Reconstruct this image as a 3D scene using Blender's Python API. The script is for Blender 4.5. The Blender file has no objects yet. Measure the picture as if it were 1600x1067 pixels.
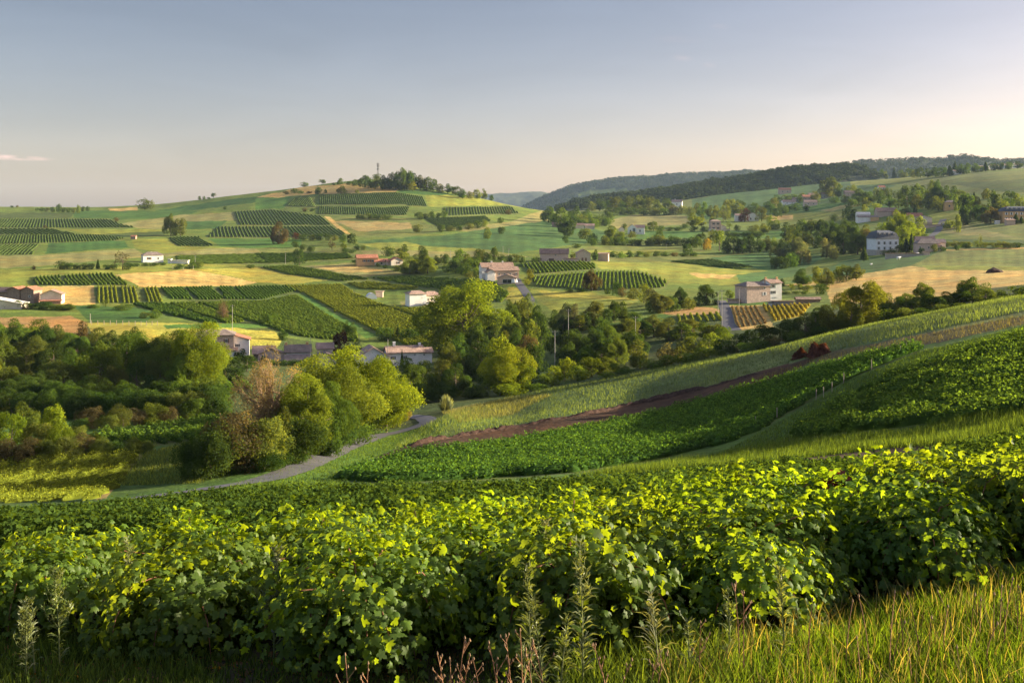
import bpy, math, random
import numpy as np
from mathutils import Vector, Euler
random.seed(7); RNG = np.random.default_rng(11)
SC = bpy.context.scene; COL = SC.collection
# ---------------------------------------------------------------- camera, sky, sun, exposure
HAZE = 2.6e-5
F = 1555.6; CX = 800.0; HY = 345.0            # the photograph: focal length, centre and eye level in its pixels
SUN_AZ, SUN_EL = math.radians(76), math.radians(14.2)   # azimuth to the right of the view, elevation
cam = bpy.data.cameras.new('camera'); cam.lens = 35; cam.sensor_width = 36
cam.shift_y = -(533.5 - HY) / 1600; cam.clip_start = 0.1; cam.clip_end = 30000
co = bpy.data.objects.new('camera', cam); COL.objects.link(co)
co.location = (0, 0, 0); co.rotation_euler = (math.radians(90), 0, 0); SC.camera = co
W = bpy.data.worlds.new('World'); SC.world = W; W.use_nodes = True
nt = W.node_tree; bg = nt.nodes['Background']; bg.inputs['Strength'].default_value = 0.05
sky = nt.nodes.new('ShaderNodeTexSky'); sky.sky_type = 'NISHITA'; sky.sun_disc = False
sky.sun_elevation = SUN_EL; sky.sun_rotation = SUN_AZ
sky.air_density = 1.0; sky.dust_density = 2.1; sky.ozone_density = 1.6; sky.altitude = 300
# a few thin streaks of high cloud, fixed in the sky
tc = nt.nodes.new('ShaderNodeTexCoord')
def wmath(op, a, b=None, c=None):
    n = nt.nodes.new('ShaderNodeMath'); n.operation = op
    for i, v in enumerate((a, b, c)):
        if v is None: continue
        if isinstance(v, (int, float)): n.inputs[i].default_value = v
        else: nt.links.new(v, n.inputs[i])
    return n.outputs[0]
sx = nt.nodes.new('ShaderNodeSeparateXYZ'); nt.links.new(tc.outputs['Generated'], sx.inputs[0])
def cloud(az, el, wa, we):                     # soft elongated patch around a direction
    A = wmath('ARCTAN2', sx.outputs[0], sx.outputs[1])
    E = wmath('ARCSINE', sx.outputs[2])
    da = wmath('DIVIDE', wmath('SUBTRACT', A, az), wa); de = wmath('DIVIDE', wmath('SUBTRACT', E, el), we)
    de = wmath('ADD', de, wmath('MULTIPLY', da, 0.35))
    r = wmath('ADD', wmath('MULTIPLY', da, da), wmath('MULTIPLY', de, de))
    return wmath('MAXIMUM', wmath('SUBTRACT', 1.0, r), 0.0)
nz = nt.nodes.new('ShaderNodeTexNoise'); nz.inputs['Scale'].default_value = 60; nz.inputs['Detail'].default_value = 5
mp = nt.nodes.new('ShaderNodeMapping'); mp.inputs['Scale'].default_value = (1, 1, 4)
nt.links.new(tc.outputs['Generated'], mp.inputs[0]); nt.links.new(mp.outputs[0], nz.inputs[0])
def adir(px, py): return math.atan2(px - CX, F), math.atan2(HY - py, math.hypot(F, px - CX))
tot = None
for px, py, wa, we, s in ((10, 246, .042, .0028, .9), (1066, 91, .012, .004, .14), (1108, 102, .008, .003, .14), (1125, 42, .012, .003, .1), (1060, 62, .03, .004, .07)):
    a, e = adir(px, py); c = wmath('MULTIPLY', cloud(a, e, wa, we), s)
    tot = c if tot is None else wmath('MAXIMUM', tot, c)
cl = wmath('MULTIPLY', tot, wmath('MULTIPLY', wmath('SUBTRACT', nz.outputs[0], .25), 1.3))
mixc = nt.nodes.new('ShaderNodeMix'); mixc.data_type = 'RGBA'
nt.links.new(cl, mixc.inputs[0]); nt.links.new(sky.outputs[0], mixc.inputs[6])
mixc.inputs[7].default_value = (8.5, 6.8, 5.9, 1)
# the evening's dusty, slightly rosy air over the clear-sky model
warm = nt.nodes.new('ShaderNodeMix'); warm.data_type = 'RGBA'; warm.blend_type = 'MULTIPLY'; warm.inputs['Factor'].default_value = 1
nt.links.new(mixc.outputs[2], warm.inputs[6]); warm.inputs[7].default_value = (.70, .60, .60, 1)
# brighter, paler band of haze low over the horizon, strongest towards the sun
low = wmath('EXPONENT', wmath('MULTIPLY', wmath('MAXIMUM', sx.outputs[2], 0.0), -6.5))
side = wmath('ADD', 0.72, wmath('MULTIPLY', wmath('MAXIMUM', sx.outputs[0], -0.4), .22))
gl = wmath('MULTIPLY', low, side); gc = nt.nodes.new('ShaderNodeCombineColor')
for i, g in enumerate((1.60, 1.20, 1.14)): nt.links.new(wmath('ADD', 1.0, wmath('MULTIPLY', gl, g)), gc.inputs[i])
glow = nt.nodes.new('ShaderNodeMix'); glow.data_type = 'RGBA'; glow.blend_type = 'MULTIPLY'; glow.inputs['Factor'].default_value = 1
nt.links.new(warm.outputs[2], glow.inputs[6]); nt.links.new(gc.outputs[0], glow.inputs[7]); 
# gain added to the unseen sky overhead, as extra fill light
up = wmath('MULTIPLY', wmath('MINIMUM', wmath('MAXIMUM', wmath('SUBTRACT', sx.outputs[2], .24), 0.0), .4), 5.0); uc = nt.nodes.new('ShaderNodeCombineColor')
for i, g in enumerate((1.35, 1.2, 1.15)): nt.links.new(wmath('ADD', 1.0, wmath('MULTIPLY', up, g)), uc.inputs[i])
zenith_fill = nt.nodes.new('ShaderNodeMix'); zenith_fill.data_type = 'RGBA'; zenith_fill.blend_type = 'MULTIPLY'; zenith_fill.inputs['Factor'].default_value = 1
nt.links.new(glow.outputs[2], zenith_fill.inputs[6]); nt.links.new(uc.outputs[0], zenith_fill.inputs[7]); 
# faint uneven veils of haze
n9 = nt.nodes.new('ShaderNodeTexNoise'); n9.inputs['Scale'].default_value = 5; n9.inputs['Detail'].default_value = 6; n9.inputs['Distortion'].default_value = .6
m9 = nt.nodes.new('ShaderNodeMapping'); m9.inputs['Scale'].default_value = (1, 1, 5); m9.inputs['Rotation'].default_value = (.12, .1, 0); nt.links.new(tc.outputs['Generated'], m9.inputs[0]); nt.links.new(m9.outputs[0], n9.inputs[0])
f9 = wmath('ADD', .90, wmath('MULTIPLY', n9.outputs[0], .20)); c9 = nt.nodes.new('ShaderNodeCombineColor')
for i, e in enumerate((0.0, .006, .014)): nt.links.new(wmath('ADD', wmath('MULTIPLY', f9, 1 - e), e), c9.inputs[i])
hz9 = nt.nodes.new('ShaderNodeMix'); hz9.data_type = 'RGBA'; hz9.blend_type = 'MULTIPLY'; hz9.inputs['Factor'].default_value = 1
nt.links.new(zenith_fill.outputs[2], hz9.inputs[6]); nt.links.new(c9.outputs[0], hz9.inputs[7]); nt.links.new(hz9.outputs[2], bg.inputs['Color'])
SUN_DIR = Vector((math.sin(SUN_AZ) * math.cos(SUN_EL), math.cos(SUN_AZ) * math.cos(SUN_EL), math.sin(SUN_EL)))
sl = bpy.data.lights.new('sun', 'SUN'); sl.energy = 5.0; sl.angle = math.radians(0.6); sl.color = (1.0, 0.87, 0.63)
so = bpy.data.objects.new('sun', sl); COL.objects.link(so); so.rotation_euler = SUN_DIR.to_track_quat('Z', 'Y').to_euler()
SC.view_settings.view_transform = 'Standard'; SC.view_settings.look = 'None'; SC.view_settings.exposure = 1.9; SC.view_settings.gamma = 1
SC.render.engine = 'CYCLES'
cy = SC.cycles; cy.max_bounces = 6; cy.diffuse_bounces = 3; cy.glossy_bounces = 2; cy.transmission_bounces = 4
cy.transparent_max_bounces = 4; cy.volume_bounces = 1; cy.use_denoising = True; cy.sample_clamp_indirect = 6
cy.use_adaptive_sampling = True; cy.adaptive_threshold = 0.01

# ---------------------------------------------------------------- the lie of the land
# each column: height under eye level, given as (distance, picture row it would appear in)
PROF = {
 -900: [(5,1220),(7,1085),(9,1005),(13,925),(20,860),(31,825),(45,812),(60,806),(75,800),(90,780),(115,725),(140,680),(170,640),(200,612),(260,550),(320,505),(390,475),(470,445),(570,415),(650,400),(780,380),(950,360),(1150,345),(1400,330),(1550,325),(1900,338),(2600,345)],
 0: [(2,2200),(5,1250),(7,1085),(9,1005),(13,925),(20,860),(31,834),(45,818),(60,804),(75,794),(90,779),(115,713),(140,672),(170,636),(200,612),(260,550),(320,505),(390,475),(470,445),(570,415),(650,400),(780,380),(950,360),(1150,345),(1400,330),(1550,324),(1900,338),(2600,345)],
 200: [(2,2200),(5,1245),(7,1080),(9,1005),(13,922),(20,852),(31,824),(45,806),(60,792),(75,782),(90,769),(115,712),(140,674),(170,640),(200,612),(260,553),(320,508),(390,478),(470,448),(570,418),(650,402),(780,382),(950,360),(1150,343),(1400,327),(1550,322),(1900,338),(2600,345)],
 400: [(2,2200),(5,1240),(7,1078),(8,1035),(12,930),(20,845),(31,808),(45,785),(60,772),(75,763),(88,754),(110,712),(140,665),(180,625),(220,595),(300,555),(330,520),(400,490),(450,470),(520,448),(570,430),(650,409),(730,394),(860,375),(1000,355),(1150,335),(1350,311),(1500,302),(1900,330),(2600,345)],
 600: [(2,2200),(5,1240),(7,1080),(8,1030),(12,915),(20,838),(31,800),(45,780),(60,768),(80,756),(100,742),(130,705),(160,672),(185,650),(230,612),(300,565),(340,535),(400,500),(450,478),(490,464),(530,447),(580,426),(640,408),(700,395),(800,380),(900,366),(1000,350),(1150,327),(1300,302),(1450,285),(1530,281),(1900,325),(2600,345)],
 700: [(2,2200),(5,1240),(7,1078),(8,1020),(12,910),(20,834),(31,796),(45,779),(60,766),(80,754),(100,738),(118,710),(140,685),(160,660),(185,640),(230,608),(280,575),(340,533),(400,497),(440,478),(490,459),(540,438),(600,419),(680,401),(760,388),(870,372),(1000,352),(1150,331),(1300,310),(1420,299),(1500,300),(1900,330),(2600,345)],
 800: [(2,2200),(5,1240),(7,1075),(8.5,1000),(12,905),(20,830),(31,793),(45,778),(60,765),(80,752),(100,735),(115,715),(135,690),(150,668),(170,645),(190,627),(230,603),(270,577),(320,540),(350,519),(430,476),(490,449),(540,428),(600,411),(700,392),(850,375),(1000,358),(1150,345),(1250,333),(1350,322),(1420,320),(1800,336),(2600,345)],
 860: [(2,2200),(5,1230),(7,1068),(8.5,995),(12,900),(20,825),(31,790),(45,775),(60,762),(80,748),(100,730),(115,709),(135,684),(150,660),(170,634),(188,616),(230,595),(270,568),(320,531),(350,511),(430,471),(490,448),(540,427),(600,411),(700,393),(850,376),(1000,361),(1150,349),(1250,341),(1350,334),(1500,330),(1800,333),(2600,345)],
 1000: [(2,2150),(5,1200),(7,1050),(8.5,980),(12,885),(20,812),(31,782),(45,767),(60,753),(75,742),(95,727),(105,714),(130,682),(150,655),(158,640),(170,615),(185,591),(205,583),(230,572),(280,540),(330,510),(380,485),(450,458),(520,435),(600,418),(700,403),(800,391),(950,374),(1100,360),(1300,346),(1500,336),(1900,322),(2600,318)],
 1200: [(2,2150),(5,1200),(6.5,1050),(8,985),(12,860),(20,790),(31,765),(45,745),(60,730),(75,718),(90,703),(110,668),(135,620),(155,588),(165,572),(180,548),(205,545),(230,535),(270,520),(320,500),(380,473),(450,455),(520,440),(600,425),(700,408),(800,392),(900,378),(1050,362),(1300,340),(1500,325),(1800,309),(2100,296),(2600,290)],
 1400: [(2,2100),(5,1170),(6,1075),(8,960),(12,838),(20,775),(31,750),(45,730),(57,712),(65,700),(80,668),(100,625),(120,577),(140,547),(155,526),(175,504),(205,502),(260,494),(320,478),(380,458),(430,441),(500,422),(560,408),(650,395),(720,385),(850,365),(1000,345),(1150,325),(1300,308),(1500,292),(1700,284),(2000,279),(2600,279)],
 1600: [(2,2050),(5,1140),(6,1055),(8,925),(12,805),(20,745),(31,715),(45,693),(58,675),(75,635),(95,580),(115,537),(130,515),(150,490),(170,467),(205,465),(260,457),(330,445),(400,432),(480,415),(560,396),(650,378),(740,362),(850,345),(1000,315),(1150,290),(1300,277),(1500,267),(1800,263),(2600,263)],
 2000: [(2,2000),(5,1150),(8,909),(12,772),(20,703),(31,676),(45,632),(60,591),(75,552),(95,500),(130,452),(170,418),(260,417),(400,407),(560,384),(740,353),(1000,300),(1300,265),(1800,255),(2600,255)],
 2600: [(2,1900),(5,1120),(8,890),(12,760),(20,670),(31,590),(45,534),(60,495),(75,469),(95,450),(130,420),(170,405),(260,390),(400,380),(560,370),(740,350),(1000,300),(1300,265),(1800,255),(2600,255)],
}
def pchip(x, y, xq):                            # monotone cubic; y may be (n,) or (n,k)
    x = np.asarray(x, float); y = np.asarray(y, float); one = y.ndim == 1
    if one: y = y[:, None]
    h = np.diff(x)[:, None]; dl = np.diff(y, axis=0) / h
    m = np.zeros_like(y)
    w1 = 2 * h[1:] + h[:-1]; w2 = h[1:] + 2 * h[:-1]
    ok = dl[:-1] * dl[1:] > 0
    with np.errstate(all='ignore'):
        hm = (w1 + w2) / (w1 / dl[:-1] + w2 / dl[1:])
    m[1:-1] = np.where(ok, hm, 0); m[0] = dl[0]; m[-1] = dl[-1]
    xq = np.clip(xq, x[0], x[-1]); i = np.clip(np.searchsorted(x, xq) - 1, 0, len(x) - 2)
    t = ((xq - x[i]) / np.diff(x)[i])[:, None]; H = np.diff(x)[i][:, None]
    r = (1+2*t)*(1-t)**2*y[i] + t*(1-t)**2*H*m[i] + t*t*(3-2*t)*y[i+1] + t*t*(t-1)*H*m[i+1]
    return r[:, 0] if one else r
def hash2(i, j, s):
    n = (i.astype(np.int64) * 374761393 + j.astype(np.int64) * 668265263 + s * 974634777) & 0x7fffffff
    n = ((n ^ (n >> 13)) * 1274126177) & 0x7fffffff
    return ((n ^ (n >> 16)) & 0xffff) / 65535.0
def vnoise(x, y, s=0):                          # value noise, -1..1
    x = np.asarray(x, float); y = np.asarray(y, float)
    i = np.floor(x); j = np.floor(y); u = x - i; v = y - j; u = u*u*(3-2*u); v = v*v*(3-2*v)
    a = hash2(i, j, s); b = hash2(i+1, j, s); c = hash2(i, j+1, s); d = hash2(i+1, j+1, s)
    return ((a*(1-u)+b*u)*(1-v) + (c*(1-u)+d*u)*v) * 2 - 1
LN0, LN1 = math.log(2.0), math.log(2600.0)
NR = 1600; LNQ = np.linspace(LN0, LN1, NR); PXQ = np.arange(-900, 2601, 4.0)
cols = sorted(PROF); M = []
for c in cols:
    p = PROF[c]
    if p[0][0] > 2: p = [(2, 2200)] + p
    M.append(pchip([math.log(a) for a, _ in p], [b for _, b in p], LNQ))
TAB = pchip(cols, np.array(M), PXQ).T          # rows: distance, columns: direction
TAB = (TAB - HY) / F                            # drop / distance
_D = np.exp(LNQ)[:, None]; _X = (PXQ - CX) / F * _D
und = vnoise(_X/9, _D/9, 1)*.10*np.clip(_D/40, 0, 1) + vnoise(_X/31, _D/31, 2)*.35*np.clip(_D/150, 0, 1) + vnoise(_X/110, _D/110, 3)*1.2*np.clip((_D-150)/600, 0, 1)
TAB = TAB - und / _D
def ratio(px, d):
    fi = np.clip((np.log(np.maximum(d, 2.0)) - LN0) / (LN1 - LN0) * (NR - 1), 0, NR - 1.001)
    fj = np.clip((px - PXQ[0]) / 4.0, 0, len(PXQ) - 1.001)
    i = fi.astype(int); j = fj.astype(int); u = fi - i; v = fj - j
    return (TAB[i, j]*(1-v)+TAB[i, j+1]*v)*(1-u) + (TAB[i+1, j]*(1-v)+TAB[i+1, j+1]*v)*u
def Hh(x, y):                                   # ground height
    x = np.asarray(x, float); y = np.maximum(np.asarray(y, float), 2.0)
    return -ratio(CX + F * x / y, y) * y
def H1(x, y): return float(Hh(np.array([x]), np.array([y]))[0])
def hit(px, py, dmin=2.5):                      # first ground point seen through a picture point
    d = np.exp(LNQ); d = d[d >= dmin]
    r = HY + F * ratio(np.full(len(d), float(px)), d)
    k = np.nonzero(r <= py)[0]
    if len(k) == 0: k = [int(np.argmin(r))]
    D = float(d[k[0]]); x = (px - CX) / F * D
    return x, D, H1(x, D)
def at(px, d):
    x = (px - CX) / F * d; return x, float(d), H1(x, d)

# ---------------------------------------------------------------- helpers
def link(o, parent=None):
    COL.objects.link(o)
    if parent is not None: o.parent = parent
    return o
def tag(o, label=None, cat=None, group=None, kind=None):
    if label: o['label'] = label
    if cat: o['category'] = cat
    if group: o['group'] = group
    if kind: o['kind'] = kind
    return o
def mesh(name, V, faces, mat=None, smooth=False, attrs=None):
    """faces: a list of index arrays, each (m, k)"""
    V = np.asarray(V, np.float32); me = bpy.data.meshes.new(name); me.vertices.add(len(V)); me.vertices.foreach_set('co', V.ravel())
    faces = [np.asarray(f, np.int32) for f in faces if len(f)]
    nl = sum(f.size for f in faces); nf = sum(len(f) for f in faces)
    me.loops.add(nl); me.loops.foreach_set('vertex_index', np.concatenate([f.ravel() for f in faces]))
    tot = np.concatenate([np.full(len(f), f.shape[1], np.int32) for f in faces])
    st = np.concatenate([[0], np.cumsum(tot)[:-1]]).astype(np.int32)
    me.polygons.add(nf); me.polygons.foreach_set('loop_start', st)
    if smooth: me.polygons.foreach_set('use_smooth', np.ones(nf, bool))
    for k, v in (attrs or {}).items():
        v = np.asarray(v, np.float32)
        if v.ndim == 1: me.attributes.new(k, 'FLOAT', 'POINT').data.foreach_set('value', v)
        else: me.attributes.new(k, 'FLOAT_COLOR', 'POINT').data.foreach_set('color', np.c_[v, np.ones(len(v))].astype(np.float32).ravel())
    me.update(calc_edges=True); me.validate()
    if mat: me.materials.append(mat)
    return me
def obj(name, me, parent=None, loc=None):
    o = bpy.data.objects.new(name, me); link(o, parent)
    if loc is not None: o.location = loc
    return o
def empty(name, loc, rz=0):
    o = bpy.data.objects.new(name, None); o.empty_display_size = .2; link(o); o.location = loc; o.rotation_euler = (0, 0, rz); return o
class MB:                                       # small mesh builder
    def __init__(s): s.V = []; s.F = []
    def add(s, V, Fs):
        b = len(s.V); s.V += [tuple(v) for v in V]; s.F += [tuple(i + b for i in f) for f in Fs]
    def box(s, x0, x1, y0, y1, z0, z1):
        s.add([(x0,y0,z0),(x1,y0,z0),(x1,y1,z0),(x0,y1,z0),(x0,y0,z1),(x1,y0,z1),(x1,y1,z1),(x0,y1,z1)],
              [(0,3,2,1),(4,5,6,7),(0,1,5,4),(1,2,6,5),(2,3,7,6),(3,0,4,7)])
    def tube(s, pts, rad, n=6):
        pts = [Vector(p) for p in pts]; rings = []
        for k, p in enumerate(pts):
            t = (pts[min(k+1, len(pts)-1)] - pts[max(k-1, 0)]).normalized()
            a = t.orthogonal().normalized(); b = t.cross(a); r = rad[k] if hasattr(rad, '__len__') else rad
            rings.append([p + (a*math.cos(2*math.pi*i/n) + b*math.sin(2*math.pi*i/n))*r for i in range(n)])
        V = [v for r in rings for v in r]; Fs = []
        for k in range(len(pts)-1):
            for i in range(n):
                j = (i+1) % n; Fs.append((k*n+i, k*n+j, (k+1)*n+j, (k+1)*n+i))
        Fs.append(tuple(range(n))[::-1]); Fs.append(tuple((len(pts)-1)*n+i for i in range(n))); s.add(V, Fs)
    def build(s, name, mat, parent=None, loc=None, smooth=False):
        me = bpy.data.meshes.new(name); me.from_pydata(s.V, [], s.F); me.update()
        if smooth: me.polygons.foreach_set('use_smooth', [True]*len(me.polygons))
        me.materials.append(mat); return obj(name, me, parent, loc)
ORD = ['first','second','third','fourth','fifth','sixth','seventh','eighth','ninth','tenth','eleventh','twelfth','thirteenth','fourteenth','fifteenth','sixteenth','seventeenth','eighteenth','nineteenth','twentieth']
TENS = {2:'twenty',3:'thirty',4:'forty',5:'fifty',6:'sixty',7:'seventy',8:'eighty',9:'ninety'}
def nth(k, n):
    if n == 1: return ''
    if k == n - 1 and n <= 20 and n > 2: return 'last'
    if k < 20: return ORD[k]
    t, u = divmod(k + 1, 10)
    base = (TENS[t] + ('-' + ORD[u-1] if u else '')) if t < 10 else 'hundred and ' + nth(k - 100, 999)
    return base if u else base[:-1] + 'ieth'

# ---------------------------------------------------------------- materials
def newmat(name):
    m = bpy.data.materials.new(name); m.use_nodes = True; m.node_tree.nodes.clear()
    return m, m.node_tree
def nd(t, kind, **kw):
    n = t.nodes.new('ShaderNode' + kind)
    for k, v in kw.items():
        if k in n.inputs: n.inputs[k].default_value = v
        else: setattr(n, k, v)
    return n
def mth(t, op, a, b=None, clamp=False):
    n = t.nodes.new('ShaderNodeMath'); n.operation = op; n.use_clamp = clamp
    for i, v in enumerate((a, b)):
        if v is None: continue
        if isinstance(v, (int, float)): n.inputs[i].default_value = v
        else: t.links.new(v, n.inputs[i])
    return n.outputs[0]
def mixrgb(t, f, a, b, mode='MIX'):
    n = t.nodes.new('ShaderNodeMix'); n.data_type = 'RGBA'; n.blend_type = mode
    for s, v in (('Factor', f), ('A', a), ('B', b)):
        i = [q for q in n.inputs if q.name == s and (s == 'Factor' and q.type == 'VALUE' or s != 'Factor' and q.type == 'RGBA')][0]
        if isinstance(v, (int, float)): i.default_value = v
        elif isinstance(v, tuple): i.default_value = (*v, 1) if len(v) == 3 else v
        else: t.links.new(v, i)
    return [q for q in n.outputs if q.type == 'RGBA'][0]
def noise(t, scale, detail=3, vec=None, rough=.6):
    n = nd(t, 'TexNoise', Scale=scale, Detail=detail, Roughness=rough)
    if vec is None: vec = nd(t, 'TexCoord').outputs['Object']
    t.links.new(vec, n.inputs['Vector']); return n.outputs[0]
def rng(t, v, a, b, lo, hi):
    n = nd(t, 'MapRange'); t.links.new(v, n.inputs[0])
    for i, q in enumerate((a, b, lo, hi)): n.inputs[i+1].default_value = q
    return n.outputs[0]
def foliage(name, trans=.45, gloss=.03, tint=None, var=.55, tcol=(1.7, 1.45, .5), rough=.45):
    """leaves: object colour x per-leaf variation, light passing through from behind"""
    m, t = newmat(name); out = nd(t, 'OutputMaterial')
    a = nd(t, 'Attribute', attribute_name='rnd'); r = a.outputs['Fac']
    if tint is None:
        base = nd(t, 'ObjectInfo').outputs['Color']
    else:
        q = nd(t, 'RGB'); q.outputs[0].default_value = (*tint, 1); base = q.outputs[0]
    k = rng(t, r, 0, 1, 1 - var, 1 + var)
    cc = nd(t, 'CombineColor'); 
    for i in range(3): t.links.new(k, cc.inputs[i])
    c = mixrgb(t, 1.0, base, cc.outputs[0], 'MULTIPLY')
    c2 = mixrgb(t, 1.0, c, (1.4, 1.25, .8), 'MULTIPLY')
    h = rng(t, r, .7, 1.0, 0, .9); c = mixrgb(t, h, c, c2)
    ct = mixrgb(t, 1.0, c, tcol, 'MULTIPLY')
    d = nd(t, 'BsdfDiffuse'); t.links.new(c, d.inputs['Color'])
    tr = nd(t, 'BsdfTranslucent'); t.links.new(ct, tr.inputs['Color'])
    g = nd(t, 'BsdfGlossy', Roughness=rough); g.inputs['Color'].default_value = (.9, .9, .85, 1)
    m1 = nd(t, 'MixShader'); m1.inputs[0].default_value = trans
    t.links.new(d.outputs[0], m1.inputs[1]); t.links.new(tr.outputs[0], m1.inputs[2])
    m2 = nd(t, 'MixShader'); m2.inputs[0].default_value = gloss
    t.links.new(m1.outputs[0], m2.inputs[1]); t.links.new(g.outputs[0], m2.inputs[2])
    t.links.new(m2.outputs[0], out.inputs[0]); return m
def solid(name, col, rough=.8, var=.25, scale=1.5, spec=.3, bump=0, dirt=None, detail=4):
    m, t = newmat(name); out = nd(t, 'OutputMaterial'); b = nd(t, 'BsdfPrincipled', Roughness=rough)
    b.inputs['Specular IOR Level'].default_value = spec
    n = noise(t, scale, detail); k = rng(t, n, .3, .7, 1 - var, 1 + var)
    cc = nd(t, 'CombineColor')
    for i in range(3): t.links.new(k, cc.inputs[i])
    c = mixrgb(t, 1.0, tuple(col), cc.outputs[0], 'MULTIPLY')
    if dirt:
        n2 = noise(t, scale*.35, 5); c = mixrgb(t, rng(t, n2, .48, .68, 0, .7), c, tuple(dirt))
    t.links.new(c, b.inputs['Base Color'])
    if bump:
        bp = nd(t, 'Bump', Strength=bump, Distance=.05); t.links.new(n, bp.inputs['Height']); t.links.new(bp.outputs[0], b.inputs['Normal'])
    t.links.new(b.outputs[0], out.inputs[0]); return m
MF = foliage('foliage', .5, .0, var=.42); MFV = foliage('vine_foliage', .45, .0, var=.5)
MFH = foliage('wood_foliage', .2, .0, var=.45)
MBARK = solid('bark', (.16, .12, .085), .9, .4, 6, .2, .6)
MBARKP = solid('pale_bark', (.42, .36, .27), .85, .4, 5, .2, .4)
# ---------------------------------------------------------------- ground
C_ = dict(mead=(.115,.165,.032), lush=(.070,.150,.028), cool=(.060,.125,.036), olive=(.135,.165,.045), ygr=(.195,.225,.040), yel=(.31,.29,.055),
          straw=(.44,.32,.12), beige=(.205,.205,.080), sand=(.29,.235,.10), dry=(.24,.19,.09), vine=(.120,.150,.042), vdk=(.072,.105,.028), soil=(.062,.036,.024), soil2=(.10,.088,.048),
          path=(.070,.135,.030), band=(.105,.150,.060), earth=(.065,.05,.032), crop=(.050,.115,.026), tan=(.33,.21,.09), shadeg=(.06,.105,.033), scrub=(.06,.085,.028))
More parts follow.
